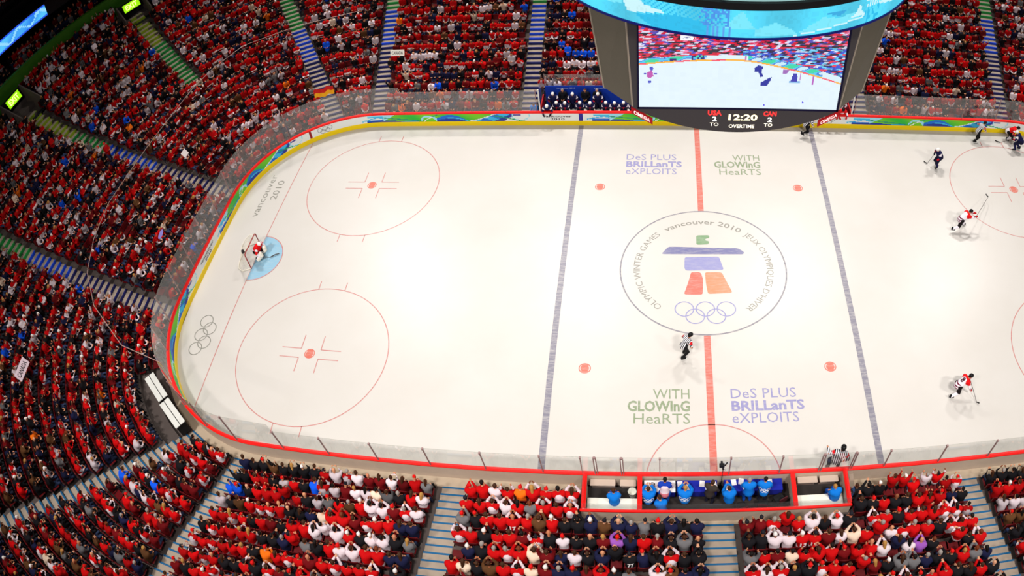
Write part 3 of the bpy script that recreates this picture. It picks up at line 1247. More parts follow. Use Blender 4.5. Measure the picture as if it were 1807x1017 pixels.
def surface(caps, cell=0.03, k=0.025, pad=0.06):
    """caps: list of (p0, p1, r0, r1, zone[, squash]) -> V, quads, zone per quad"""
    A = np.array([c[0] for c in caps], float)
    B = np.array([c[1] for c in caps], float)
    r0 = np.array([c[2] for c in caps])
    r1 = np.array([c[3] for c in caps])
    rm = np.maximum(r0, r1)[:, None]
    lo = np.minimum(A - rm, B - rm).min(0) - pad
    hi = np.maximum(A + rm, B + rm).max(0) + pad
    n = np.ceil((hi - lo) / cell).astype(int) + 1
    gx, gy, gz = [lo[i] + cell * np.arange(n[i]) for i in range(3)]
    X, Y, Z = np.meshgrid(gx, gy, gz, indexing='ij')
    P = np.stack([X, Y, Z], -1)
    f = None
    for i, c in enumerate(caps):
        ab = B[i] - A[i]
        L = (ab ** 2).sum() + 1e-9
        t = np.clip(((P - A[i]) @ ab) / L, 0, 1)
        q = P - (A[i] + t[..., None] * ab)
        if len(c) > 5 and c[5] is not None:
            # flattened cross section: (axis vector, factor)
            ax, fac = np.array(c[5][0], float), c[5][1]
            q = q + (q @ ax)[..., None] * ax * (1 / fac - 1)
        d = np.sqrt((q ** 2).sum(-1)) - (r0[i] + (r1[i] - r0[i]) * t)
        if f is None:
            f = d
        else:
            h = np.clip(0.5 + 0.5 * (f - d) / k, 0, 1)
            f = f * (1 - h) + d * h - k * h * (1 - h)
    ins = f < 0
    # cells with a sign change
    c8 = [ins[i:n[0] - 1 + i, j:n[1] - 1 + j, l:n[2] - 1 + l] for i in (0, 1) for j in (0, 1) for l in (0, 1)]
    sm = sum(c.astype(np.int8) for c in c8)
    act = (sm > 0) & (sm < 8)
    idx = -np.ones(act.shape, int)
    ci = np.argwhere(act)
    idx[act] = np.arange(len(ci))
    pos = np.zeros((len(ci), 3))
    cnt = np.zeros(len(ci))
    cor = [(i, j, l) for i in (0, 1) for j in (0, 1) for l in (0, 1)]
    for a in range(8):
        for b in range(a + 1, 8):
            if sum(abs(cor[a][q] - cor[b][q]) for q in range(3)) != 1:
                continue
            ca, cb = ci + cor[a], ci + cor[b]
            fa, fb = f[tuple(ca.T)], f[tuple(cb.T)]
            m = (fa < 0) != (fb < 0)
            t = np.where(m, fa / np.where(m, fa - fb, 1), 0)
            p = ca + (cb - ca) * t[:, None]
            pos[m] += p[m]
            cnt[m] += 1
    V = lo + cell * pos / cnt[:, None]
    Q = []
    for ax in range(3):
        u, v = [(1, 2), (2, 0), (0, 1)][ax]
        sl0 = [slice(None)] * 3
        sl1 = [slice(None)] * 3
        sl0[ax], sl1[ax] = slice(0, -1), slice(1, None)
        a0, a1 = ins[tuple(sl0)], ins[tuple(sl1)]
        e = np.argwhere(a0 != a1)
        e = e[(e[:, u] > 0) & (e[:, v] > 0) & (e[:, u] < n[u] - 1) & (e[:, v] < n[v] - 1)]
        if not len(e):
            continue
        du = np.zeros(3, int)
        du[u] = 1
        dv = np.zeros(3, int)
        dv[v] = 1
        q = np.stack([idx[tuple((e - du - dv).T)], idx[tuple((e - dv).T)], idx[tuple(e.T)], idx[tuple((e - du).T)]], 1)
        flip = a0[tuple(e.T)] == 0
        q[flip] = q[flip][:, ::-1]
        Q.append(q)
    Q = np.concatenate(Q)
    # zone of each quad: nearest capsule
    C = V[Q].mean(1)
    best = np.full(len(C), 1e9)
    zone = np.zeros(len(C), int)
    for i, c in enumerate(caps):
        ab = B[i] - A[i]
        L = (ab ** 2).sum() + 1e-9
        t = np.clip(((C - A[i]) @ ab) / L, 0, 1)
        d = np.linalg.norm(C - (A[i] + t[:, None] * ab), axis=1) - (r0[i] + (r1[i] - r0[i]) * t)
        m = d < best
        best[m] = d[m]
        zone[m] = c[4]
    return V, Q, zone


def vv(*a):
    return np.array(a, float)


def sit_pose(kind=0, rnd=None):
    """joints of a seated spectator; the seat is at the origin, the person faces +y"""
    J = dict(pel=vv(0, -0.06, 0.50), wai=vv(0, -0.08, 0.66), che=vv(0, -0.10, 0.86), nec=vv(0, -0.08, 1.04), hea=vv(0, -0.04, 1.22))
    for sx, s in ((-1, 'l'), (1, 'r')):
        J['sh' + s] = vv(sx * 0.20, -0.09, 0.98)
        J['hi' + s] = vv(sx * 0.09, -0.03, 0.50)
        J['kn' + s] = vv(sx * 0.13, 0.38, 0.50)
        J['an' + s] = vv(sx * 0.13, 0.40, 0.09)
        J['to' + s] = vv(sx * 0.15, 0.54, 0.05)
        if kind == 0:     # hands in the lap
            J['el' + s], J['wr' + s] = vv(sx * 0.27, -0.04, 0.73), vv(sx * 0.09, 0.19, 0.64)
        elif kind == 1:   # leaning forward, arms on the knees
            J['el' + s], J['wr' + s] = vv(sx * 0.23, 0.22, 0.66), vv(sx * 0.06, 0.42, 0.66)
        elif kind == 2:   # hands up at the face
            J['el' + s], J['wr' + s] = vv(sx * 0.30, 0.12, 0.90), vv(sx * 0.10, 0.19, 1.20)
        elif kind == 3:   # both arms up
            J['el' + s], J['wr' + s] = vv(sx * 0.31, 0.02, 1.20), vv(sx * 0.24, 0.07, 1.46)
        elif kind == 4:   # clapping
            J['el' + s], J['wr' + s] = vv(sx * 0.25, 0.08, 0.80), vv(sx * 0.045, 0.33, 0.98)
        elif kind == 5:   # arms folded
            J['el' + s], J['wr' + s] = vv(sx * 0.26, 0.02, 0.74), vv(-sx * 0.10, 0.13, 0.80)
    if kind != 1:
        # sitting slightly forward, as fans do in overtime
        ln = 0.5 if kind == 3 else 0.78
        for q, dy, dz in (('wai', 0.03, 0), ('che', 0.09, 0.0), ('nec', 0.19, -0.02), ('hea', 0.25, -0.03)):
            J[q] = J[q] + vv(0, dy * ln, dz)
        for s in 'lr':
            J['sh' + s] = J['sh' + s] + vv(0, 0.16 * ln, -0.01)
            J['el' + s] = J['el' + s] + vv(0, 0.14 * ln, 0.0)
            J['wr' + s] = J['wr' + s] + vv(0, (0.22 if kind in (2, 4) else 0.12) * ln, 0.0)
    if kind == 1:
        for q, dy, dz in (('wai', 0.03, 0), ('che', 0.12, -0.04), ('nec', 0.24, -0.09), ('hea', 0.34, -0.12)):
            J[q] = J[q] + vv(0, dy, dz)
        for s in 'lr':
            J['sh' + s] = J['sh' + s] + vv(0, 0.22, -0.08)
    return J


def stand_pose(kind=0):
    J = dict(pel=vv(0, 0, 0.95), wai=vv(0, -0.01, 1.10), che=vv(0, -0.02, 1.30), nec=vv(0, 0, 1.48), hea=vv(0, 0.02, 1.66))
    for sx, s in ((-1, 'l'), (1, 'r')):
        J['sh' + s] = vv(sx * 0.19, -0.01, 1.42)
        J['hi' + s] = vv(sx * 0.09, 0, 0.93)
        J['kn' + s] = vv(sx * 0.11, 0.02, 0.50)
        J['an' + s] = vv(sx * 0.12, -0.02, 0.09)
        J['to' + s] = vv(sx * 0.14, 0.14, 0.05)
        if kind == 0:
            J['el' + s], J['wr' + s] = vv(sx * 0.26, -0.03, 1.14), vv(sx * 0.24, 0.08, 0.90)
        elif kind == 1:
            J['el' + s], J['wr' + s] = vv(sx * 0.32, 0.05, 1.64), vv(sx * 0.25, 0.10, 1.90)
        elif kind == 2:
            J['el' + s], J['wr' + s] = vv(sx * 0.27, 0.06, 1.18), vv(sx * 0.08, 0.26, 1.20)
    return J


def mid(a, b, t=0.5):
    return a + (b - a) * t


FWD = (0, 1, 0)


def fwd_of(J):
    ax = J['shr'] - J['shl']
    up = J['nec'] - J['pel']
    f = np.cross(up, ax)
    return f / np.linalg.norm(f)


def body_caps(J, zs=0, sc=1.0, legs=True):
    """the whole body, skin only"""
    f = fwd_of(J)
    hd = J['hea']
    up = hd - J['nec']
    up = up / np.linalg.norm(up)
    rt = np.cross(f, up)
    rt /= np.linalg.norm(rt)
    C = [(hd - up * 0.01, hd + up * 0.05, 0.084, 0.088, zs), (hd - up * 0.06 + f * 0.02, hd + f * 0.03, 0.058, 0.07, zs),
         (J['nec'] - up * 0.02, hd - up * 0.05, 0.062, 0.056, zs),
         (J['shl'], J['shr'], 0.075, 0.075, zs), (J['che'], J['wai'], 0.12, 0.11, zs), (J['wai'], J['pel'], 0.11, 0.12, zs)]
    for s in 'lr':
        C += [(J['sh' + s], J['el' + s], 0.052, 0.04, zs), (J['el' + s], J['wr' + s], 0.041, 0.027, zs)]
        d = J['wr' + s] - J['el' + s]
        d = d / np.linalg.norm(d)
        C.append((J['wr' + s], J['wr' + s] + d * 0.06, 0.034, 0.036, zs))
        if legs:
            C += [(J['hi' + s], J['kn' + s], 0.085, 0.055, zs), (J['kn' + s], J['an' + s], 0.053, 0.036, zs), (J['an' + s], J['to' + s], 0.038, 0.03, zs)]
    return C


def hand_bits(mb, J, m):
    """palm fingers: four fingers of unequal length and a thumb on each hand, slightly curled"""
    f = fwd_of(J)
    for sx, s in ((-1, 'l'), (1, 'r')):
        w, e = J['wr' + s], J['el' + s]
        d = (w - e) / np.linalg.norm(w - e)
        side = np.cross(d, vv(0, 0, 1))
        side = side / (np.linalg.norm(side) + 1e-9)
        nrm = np.cross(side, d)
        base = w + d * 0.075
        for k, ln in enumerate((0.062, 0.075, 0.07, 0.055)):
            o = base + side * (k - 1.5) * 0.018
            mb.tube([o, o + d * ln * 0.55 - nrm * 0.004, o + d * ln - nrm * 0.022], [0.009, 0.0085, 0.007], 5, m)
        o = w + d * 0.025 - side * sx * 0.03
        mb.tube([o, o + d * 0.03 - side * sx * 0.022, o + d * 0.052 - side * sx * 0.02 - nrm * 0.008], [0.011, 0.0095, 0.008], 5, m)


def face_bits(mb, J, skin, dark, lip):
    f = fwd_of(J)
    hd = J['hea']
    up = hd - J['nec']
    up = up / np.linalg.norm(up)
    rt = np.cross(f, up)
    rt /= np.linalg.norm(rt)
    f = np.cross(up, rt)
    P = lambda a, b, c: tuple(hd + rt * a + f * b + up * c)
    mb.tube([P(0, 0.085, 0.035), P(0, 0.115, -0.005), P(0, 0.09, -0.02)], [0.008, 0.016, 0.012], 5, skin)
    for sx in (-1, 1):
        mb.ball(P(sx * 0.032, 0.088, 0.026), 0.011, dark, 6, 4)
        mb.tube([P(sx * 0.05, 0.082, 0.045), P(sx * 0.018, 0.094, 0.047)], 0.005, 4, dark)
        mb.tube([P(sx * 0.092, 0.0, 0.035), P(sx * 0.096, -0.005, -0.01)], [0.018, 0.012], 5, skin)
    mb.tube([P(-0.022, 0.086, -0.045), P(0.022, 0.086, -0.045)], 0.006, 4, lip)


def top_caps(J, z=0, fat=1.0, sleeve=1.0, hem=0.0):
    """jersey or jacket. zones: 0 yoke, 1 body, 2 hem, 3 upper sleeve, 4 lower sleeve, 5 cuff"""
    che, wai, pel = J['che'], J['wai'], J['pel']
    f = fwd_of(J)
    C = [(mid(J['shl'], J['nec'], 0.1), mid(J['shr'], J['nec'], 0.1), 0.088 * fat, 0.088 * fat, 0),
         (mid(J['shl'], che, 0.22), mid(J['shr'], che, 0.22), 0.115 * fat, 0.115 * fat, 0),
         (mid(J['shl'], che, 0.35), mid(J['shr'], che, 0.35), 0.125 * fat, 0.125 * fat, 0),
         (mid(J['shl'], che, 0.65), mid(J['shr'], che, 0.65), 0.14 * fat, 0.14 * fat, 1),
         (che, wai, 0.165 * fat, 0.158 * fat, 1), (wai, mid(wai, pel, 0.7), 0.158 * fat, 0.168 * fat, 1),
         (mid(wai, pel, 0.75), mid(wai, pel, 1.05 + hem), 0.17 * fat, 0.172 * fat, 2),
         (J['nec'] - vv(0, 0, 0.03), J['nec'] + vv(0, 0, 0.0), 0.078, 0.07, 0)]
    for s in 'lr':
        sh, el, wr = J['sh' + s], J['el' + s], J['wr' + s]
        C.append((sh, mid(sh, el, 0.45), 0.078 * fat, 0.07 * fat, 3))
        if sleeve > 0.4:
            C.append((mid(sh, el, 0.5), mid(el, wr, 0.15), 0.068 * fat, 0.06 * fat, 4))
            C.append((mid(el, wr, 0.2), mid(el, wr, 0.9), 0.058 * fat, 0.046 * fat, 4 if sleeve > 1.5 else 5))
    return C


def leg_caps(J, fat=1.0):
    C = [(J['hil'], J['hir'], 0.125 * fat, 0.125 * fat, 0), (J['pel'], mid(J['pel'], J['wai'], 0.3), 0.135 * fat, 0.13 * fat, 0)]
    for s in 'lr':
        C += [(J['hi' + s], J['kn' + s], 0.10 * fat, 0.075 * fat, 0), (J['kn' + s], mid(J['kn' + s], J['an' + s], 0.95), 0.074 * fat, 0.056 * fat, 1)]
    return C


def shoe_caps(J):
    C = []
    for s in 'lr':
        C += [(J['an' + s] + vv(0, 0, -0.01), J['to' + s], 0.05, 0.042, 0)]
    return C


def hair_caps(J, kind='short'):
    f = fwd_of(J)
    hd = J['hea']
    up = hd - J['nec']
    up = up / np.linalg.norm(up)
    C = [(hd - f * 0.018 + up * 0.045, hd - f * 0.012 + up * 0.06, 0.093, 0.09, 0)]
    if kind == 'short':
        C.append((hd - f * 0.05 - up * 0.02, hd - f * 0.04 + up * 0.04, 0.06, 0.075, 0))
    if kind == 'long':
        C += [(hd - f * 0.05 + up * 0.02, hd - f * 0.095 - up * 0.20, 0.082, 0.06, 0)]
    if kind == 'cap':
        C += [(hd + f * 0.06 + up * 0.052, hd + f * 0.13 + up * 0.045, 0.05, 0.035, 0)]
    if kind == 'hood':
        C += [(hd - f * 0.03 - up * 0.05, hd - f * 0.02 + up * 0.04, 0.09, 0.098, 0)]
    return C


def back_map(J, r):
    """(u, v) on a figure's back: u across, v up the spine from the hips"""
    pe, ne = J['pel'], J['nec']
    ax = (ne - pe) / np.linalg.norm(ne - pe)
    rt = J['shr'] - J['shl']
    rt = rt / np.linalg.norm(rt)
    bk = np.cross(ax, rt)
    bk = -bk if bk.dot(fwd_of(J)) > 0 else bk

    def f(u, v):
        return tuple(pe + ax * v + rt * u + bk * math.sqrt(max(r * r - u * u, 0.001)))
    return f

# ------------------------------------------------------------------ spectators
SK = [srgb(208, 142, 104), srgb(190, 118, 82), srgb(216, 158, 124), srgb(136, 80, 52), srgb(200, 128, 96)]
HR = {'black': srgb(22, 16, 14), 'brown': srgb(62, 36, 20), 'fair': srgb(176, 128, 66), 'grey': srgb(150, 142, 136), 'auburn': srgb(110, 48, 22)}
CAPC = {'red': srgb(214, 16, 14), 'white': srgb(236, 228, 224), 'dark': srgb(26, 26, 34)}
RED, DRED, WHT = srgb(192, 4, 8), srgb(108, 8, 14), srgb(222, 206, 212)
BLK, NVY, GRY = srgb(22, 20, 24), srgb(24, 26, 58), srgb(108, 106, 108)
# style: yoke, body, hem, upper sleeve, lower sleeve, cuff, words
STY = {
    'r': (RED, RED, RED, RED, RED, RED, 'plain red top'),
    'q': (RED, RED, WHT, RED, RED, WHT, 'red hockey jersey with white hem'),
    'j': (RED, RED, WHT, RED, WHT, WHT, 'red jersey with white lower sleeves'),
    'm': (DRED, DRED, DRED, DRED, DRED, DRED, 'dark maroon top'),
    'w': (RED, WHT, RED, RED, WHT, WHT, 'white jersey with red shoulders'),
    'W': (WHT, WHT, WHT, WHT, WHT, WHT, 'plain white top'),
    'L': (WHT, WHT, RED, WHT, WHT, WHT, 'white shirt with lettering across the back'),
    'k': (BLK, BLK, BLK, BLK, BLK, BLK, 'black jacket'),
    'n': (NVY, NVY, NVY, NVY, NVY, NVY, 'navy blue top'),
    'g': (GRY, GRY, GRY, GRY, GRY, GRY, 'grey top'),
    'b': (srgb(14, 84, 224),) * 6 + ('bright blue top',),
    'v': (srgb(150, 84, 176),) * 6 + ('purple top',),
    'o': (srgb(240, 110, 16),) * 6 + ('orange top',),
    't': (srgb(232, 206, 182),) * 6 + ('cream top',),
    'y': (srgb(236, 180, 30),) * 6 + ('yellow top',),
    'c': (srgb(92, 58, 32),) * 6 + ('brown coat',),
}
PAL = 'r' * 27 + 'q' * 12 + 'j' * 9 + 'm' * 12 + 'w' * 12 + 'W' * 11 + 'k' * 15 + 'n' * 6 + 'g' * 3 + 'b' * 1 + 'c' * 3 + 't' * 1 + 'o' * 1
PALD = 'k' * 20 + 'n' * 12 + 'm' * 10 + 'r' * 12 + 'g' * 6 + 'w' * 6 + 'q' * 6 + 'c' * 5 + 'j' * 5
PANTS = [srgb(30, 32, 48), srgb(18, 18, 22), srgb(30, 38, 62), srgb(34, 34, 38), srgb(46, 58, 88), srgb(14, 14, 18), srgb(24, 26, 36)]

# rows hand-read from the photograph: (block, row) -> letters from left to right
NEAR = {
    (1, 0): 'nkkckkkkkrLwLkmmLmrgn', (1, 1): 'krrkWrkbwLmLLtgkrL', (1, 2): 'bkqrrrqkWgrcrLWmwL', (1, 3): 'WkcqwwqkkntrrmwqrnnW'[:19],
    (1, 4): 'rwrkrmkrrWWWrkWWkg', (1, 5): 'wrqqqkknrgkrWWqqnn', (1, 6): 'rwqrrkorwrmrwrqw.k',
    (2, 0): 'rrWqoqqww', (2, 1): 'rrwWqgqqw', (2, 2): 'gkqqqrcqkkncnngknkn', (2, 3): 'wrkqrmwkWkkmvnrmkgk', (2, 4): '.nkrwrtmnWknkknkwkk',
    (2, 5): 'rtkcrwtmnnmrkg.Wcnn', (2, 6): 'rmkkrnkmrnkmrkgkWkn',
    (3, 0): 'kkrrqWqqw', (3, 1): 'krkkrrrnk', (3, 2): 'mmwrqWkWk.wqkqrrwww', (3, 3): 'kkWWqqmWtrrWwqrkwqq', (3, 4): 'grmtrrqmrrWnWvk.qkq',
    (3, 5): 'wWwkkwrrrmkggnkkrgn', (3, 6): 'wWrkwkrqkrwqkqrkkrk',
    (4, 0): 'kwnWnkr', (4, 1): 'rrqqrrw', (4, 2): 'Wwkwrkr', (4, 3): 'cckkrqm', (4, 4): 'kqrrkrq', (4, 5): 'qrkrqrk', (4, 6): 'WWrkrqk',
}
UP = {(3, 0): '...33.33', (3, 1): '.....3...', (3, 4): '3...3', (2, 5): '', (3, 5): '.2222....'}


def seats_of_row(n, doff=0.52):
    """evenly spread seats along one row: (x, y, angle, block key, index in block, count in block)"""
    d = row_d(n) + doff
    ss = s_list(0.25, 0.12)
    pts = [rim(s, d) for s in ss]
    ok = []
    for s, (x, y, nx, ny) in zip(ss, pts):
        good = not in_box(x, y, row_d(n) + 0.1) and not any(math.hypot(x - cx_, y - cy_) < 1.25 for cx_, cy_ in ((-29.9, -10.4), (-28.9, -11.2), (-28.0, -11.85), (-27.1, -12.5)))
        if good:
            for A in AISLES:
                la, al = lateral(A, x, y)
                if al > 0 and abs(la) < A['w'] / 2 - (0.06 if A['y'] < -9 else 0.0) and n >= A['r0']:
                    good = False
                    break
        if good:
            for A, n0, n1, w in VREC:
                la, al = lateral(A, x, y)
                if al > 0 and abs(la) < w / 2 + 0.2 and n >= n0:
                    good = False
        ok.append(good)
    out = []
    i = 0
    blk = 0
    while i < len(ss):
        if not ok[i]:
            i += 1
            continue
        j = i
        while j + 1 < len(ss) and ok[j + 1]:
            j += 1
        P = pts[i:j + 1]
        L = [0.0]
        for a, b in zip(P[:-1], P[1:]):
            L.append(L[-1] + math.hypot(b[0] - a[0], b[1] - a[1]))
        N = int(round(L[-1] / 0.545))
        if N > 0:
            pit = L[-1] / N
            for k in range(N):
                t = (k + 0.5) * pit
                q = int(np.searchsorted(L, t))
                q = min(max(q, 1), len(P) - 1)
                f = (t - L[q - 1]) / max(L[q] - L[q - 1], 1e-6)
                a, b = P[q - 1], P[q]
                x, y = a[0] + (b[0] - a[0]) * f, a[1] + (b[1] - a[1]) * f
                nx, ny = a[2] + (b[2] - a[2]) * f, a[3] + (b[3] - a[3]) * f
                out.append((x, y, math.atan2(nx, -ny), blk, k, N))
        blk += 1
        i = j + 1
    return out


def near_block(x, y):
    if y > -13 or x < -22.4:
        return 0
    return 1 if x < -11.6 else 2 if x < 0 else 3 if x < 11.7 else 4


SEATS = []
for n in range(NROW):
    row = seats_of_row(n)
    P = np.array([(x, y, row_z(n) + 0.8) for x, y, *_ in row])
    vis = infield(P, 34)
    for (x, y, a, blk, k, N), v in zip(row, vis):
        if not v:
            continue
        nb = near_block(x, y)
        key = (nb, n)
        st = None
        if nb and key in NEAR:
            s = NEAR[key]
            # block seats run left to right with x
            idx = k
            st = s[min(len(s) - 1, int(idx * len(s) / N))]
        if st is None:
            rr = random.Random(int(x * 97) * 31 + int(y * 89) * 7 + n)
            p = PAL
            if y > 13 and -11 < x < 0 and n > 2 and rr.random() < 0.6:
                p = PALD
            if y < -13 and n > 6:
                p = PALD if rr.random() < 0.5 else PAL
            st = rr.choice(p)
            if n == 5 and y > 13 and -9.6 < x < -7.0:
                st = 'b'
            if n == 4 and y > 13 and -9.6 < x < -6:
                st = 'W'
            if rr.random() < 0.025:
                st = '.'
        SEATS.append(dict(x=x, y=y, z=row_z(n), a=a, n=n, k=k, N=N, nb=nb, st=st))
for s in SEATS:
    s['dist'] = (s['x'] - CAM_LOC[0]) ** 2 + (s['y'] - CAM_LOC[1]) ** 2 + (s['z'] - CAM_LOC[2]) ** 2
SEATS.sort(key=lambda s: s['dist'])

# seat model ------------------------------------------------------------------
M_SEAT = mat('seat_plastic', srgb(92, 8, 14), rough=0.38, spec=0.4)
M_SEATF = mat('seat_bracket', srgb(60, 14, 18), rough=0.5)


def seat_meshes():
    b1 = MB()
    b1.rbox((-0.235, -0.20, 0.405), (0.235, 0.22, 0.45), 0.06, 0)
    b2 = MB()
    # slightly dished back
    V, F = [], []
    nx_ = 7
    for side, oy in ((0, 0.0), (1, -0.04)):
        for iz, z in enumerate((0.44, 0.62, 0.80, 0.865)):
            for ix in range(nx_):
                u = -1 + 2 * ix / (nx_ - 1)
                w = 0.245 - (0.03 if iz == 3 else 0)
                zz = z - (0.03 * u * u if iz == 3 else 0)
                V.append((u * w, -0.30 + 0.035 * u * u - 0.03 * (z - 0.44) + oy, zz))
    q = nx_ * 4
    for iz in range(3):
        for ix in range(nx_ - 1):
            a = iz * nx_ + ix
            F.append((a, a + 1, a + nx_ + 1, a + nx_))
            F.append((q + a, q + a + nx_, q + a + nx_ + 1, q + a + 1))
    for ix in range(nx_ - 1):
        a = 3 * nx_ + ix
        F.append((a, a + 1, q + a + 1, q + a))
        F.append((ix, q + ix, q + ix + 1, ix + 1))
    for iz in range(3):
        a, c = iz * nx_, iz * nx_ + nx_ - 1
        F.append((a, a + nx_, q + a + nx_, q + a))
        F.append((c, q + c, q + c + nx_, c + nx_))
    b2.add(V, F)
    b3 = MB()
    b3.rbox((-0.05, -0.24, 0.0), (0.05, -0.12, 0.405), 0.02)
    return b1, b2, b3


sb1, sb2, sb3 = seat_meshes()
SM1, SM2, SM3 = sb1.mesh('seat_pan', [M_SEAT]), sb2.mesh('backrest', [M_SEAT]), sb3.mesh('pedestal', [M_SEATF])
BLKN = {0: 'in the corner stand at lower left', 1: 'in the near stand left of the penalty box stairway', 2: 'in the near stand behind the left penalty box',
        3: 'in the near stand right of the centre stairway', 4: 'in the near stand at the lower right corner'}
ORD = ['front', 'second', 'third', 'fourth', 'fifth', 'sixth', 'seventh', 'eighth', 'ninth', 'tenth', 'eleventh', 'twelfth', 'thirteenth', 'fourteenth', 'fifteenth',
       'sixteenth', 'seventeenth', 'eighteenth', 'nineteenth', 'twentieth', 'twenty-first', 'twenty-second', 'twenty-third', 'twenty-fourth', 'twenty-fifth', 'twenty-sixth']


def ordn(k):
    return ORD[k] if 0 < k < len(ORD) else ('first' if k == 0 else 'far')


SHORTB = {0: 'corner stand', 1: 'near left block', 2: 'block behind penalty box', 3: 'block right of centre stairway', 4: 'lower right block'}
NIND = 300
seat_first = None
for s in SEATS[:NIND]:
    r = empty('arena_seat', (s['x'], s['y'], s['z']), s['a'])
    if s['nb']:
        who = '%s seat from left, %s row, %s' % (ordn(s['k']), ordn(s['n']) if s['n'] else 'front', SHORTB[s['nb']])
    else:
        who = '%s seat along the %s row, %s' % (ordn(s['k'] % 26), ordn(s['n']) if s['n'] else 'front', SHORTB[s['nb']])
    s['who'] = who
    tag(r, 'dark red folding ' + who, 'seat', 'dark red arena seats of the near stand')
    for nm, me in (('seat_pan', SM1), ('backrest', SM2), ('pedestal', SM3)):
        link(nm, me, r)


def mb_np(mb):
    """fan-triangulated / quad arrays of an MB"""
    q = [f for f in mb.f if len(f) == 4]
    t = [f for f in mb.f if len(f) == 3]
    for f in mb.f:
        if len(f) > 4:
            t += [(f[0], f[i], f[i + 1]) for i in range(1, len(f) - 1)]
    return np.array(mb.v), np.array(q, int).reshape(-1, 4), np.array(t, int).reshape(-1, 3)


def tile(V, F, X, A, S=None):
    """copies of (V, F) at X (m,3) turned by A (m,) about z"""
    m, nv_ = len(X), len(V)
    c, s_ = np.cos(A)[:, None], np.sin(A)[:, None]
    sc = (S if S is not None else np.ones(m))[:, None]
    x, y, z = V[:, 0] * sc, V[:, 1] * sc, V[:, 2] * sc
    out = np.stack([x * c - y * s_ + X[:, 0:1], x * s_ + y * c + X[:, 1:2], z + X[:, 2:3]], -1).reshape(-1, 3)
    Fo = (F[None] + (np.arange(m) * nv_)[:, None, None]).reshape(-1, F.shape[1])
    return out, Fo


bk = MB()
bk.box((-0.235, -0.20, 0.40), (0.235, 0.22, 0.45))
bk.box((-0.245, -0.34, 0.44), (0.245, -0.29, 0.86))
V0, Q0, T0 = mb_np(bk)
rest = SEATS[NIND:]
X = np.array([(s['x'], s['y'], s['z']) for s in rest])
A_ = np.array([s['a'] for s in rest])
Vv, Ff = tile(V0, Q0, X, A_)
o = link('seat_rows', mesh_np('seat_rows', Vv, Ff, [M_SEAT]))
tag(o, 'thousands of small dark red seats filling the farther stands', 'seats', kind='stuff')

# people ----------------------------------------------------------------------
POSES = {k: sit_pose(k) for k in range(6)}
POSES[6] = stand_pose(0)
POSES[7] = stand_pose(1)
POSES[8] = stand_pose(2)


def leaf_mat(name, c, rough=0.85):
    return mat(name, c, rough=rough, spec=0.15)


SKM = [leaf_mat('skin_tone_%s' % n, c, 0.6) for n, c in zip(('fair', 'tan', 'pale', 'brown', 'rosy'), SK)]
M_EYE = leaf_mat('eye_dark', srgb(30, 20, 16))
M_LIP = leaf_mat('lip_colour', srgb(176, 84, 74))
_bm, _tm, _lm, _sm, _hm = {}, {}, {}, {}, {}


def merge_mesh(name, V, Q, zone, mats, extra=None):
    """smooth skin plus extra MB detail in one mesh"""
    F = [Q]
    fm = [zone]
    if extra is not None and len(extra.v):
        ev, eq, et = mb_np(extra)
        # materials of extra faces, kept in quad-then-triangle order
        mq = [m for f, m in zip(extra.f, extra.m) if len(f) == 4]
        mt = [m for f, m in zip(extra.f, extra.m) if len(f) == 3]
        for f, m in zip(extra.f, extra.m):
            if len(f) > 4:
                mt += [m] * (len(f) - 2)
        n0 = len(V)
        V = np.concatenate([V, ev])
        if len(eq):
            F.append(eq + n0)
            fm.append(np.array(mq))
        if len(et):
            F.append(et + n0)
            fm.append(np.array(mt))
    return mesh_np(name, V, F, mats, fm=np.concatenate(fm), smooth=True)


def body_mesh(p, sk):
    if (p, sk) not in _bm:
        J = POSES[p]
        V, Q, z = surface(body_caps(J), 0.034)
        e = MB()
        hand_bits(e, J, 0)
        face_bits(e, J, 0, 1, 2)
        _bm[p, sk] = merge_mesh('spectator_body', V, Q, z, [SKM[sk], M_EYE, M_LIP], e)
    return _bm[p, sk]


def top_mesh(p, st):
    if (p, st) not in _tm:
        V, Q, z = surface(top_caps(POSES[p], fat=1.22), 0.034)
        c = STY[st]
        ms = [leaf_mat('cloth_%s_%d' % (st, i), c[i]) for i in range(6)]
        _tm[p, st] = merge_mesh('jersey', V, Q, z, ms)
    return _tm[p, st]


def leg_mesh(p, i):
    if (p, i) not in _lm:
        V, Q, z = surface(leg_caps(POSES[p]), 0.04)
        _lm[p, i] = merge_mesh('trousers', V, Q, z * 0, [leaf_mat('trouser_cloth_%d' % i, PANTS[i])])
    return _lm[p, i]


def shoe_mesh(p, i):
    p = (p, i)
    if p not in _sm:
        V, Q, z = surface(shoe_caps(POSES[p[0]])[i:i + 1], 0.03)
        _sm[p] = merge_mesh('shoes', V, Q, z * 0, [leaf_mat('shoe_leather', srgb(30, 26, 26), 0.5)])
    return _sm[p]


def hair_mesh(p, kind, col):
    k = (p, kind, col)
    if k not in _hm:
        V, Q, z = surface(hair_caps(POSES[p], kind), 0.028, pad=0.05)
        c = CAPC[col] if col in CAPC else HR[col]
        _hm[k] = merge_mesh('hair', V, Q, z * 0, [leaf_mat('hair_' + col, c, 0.6)])
    return _hm[k]


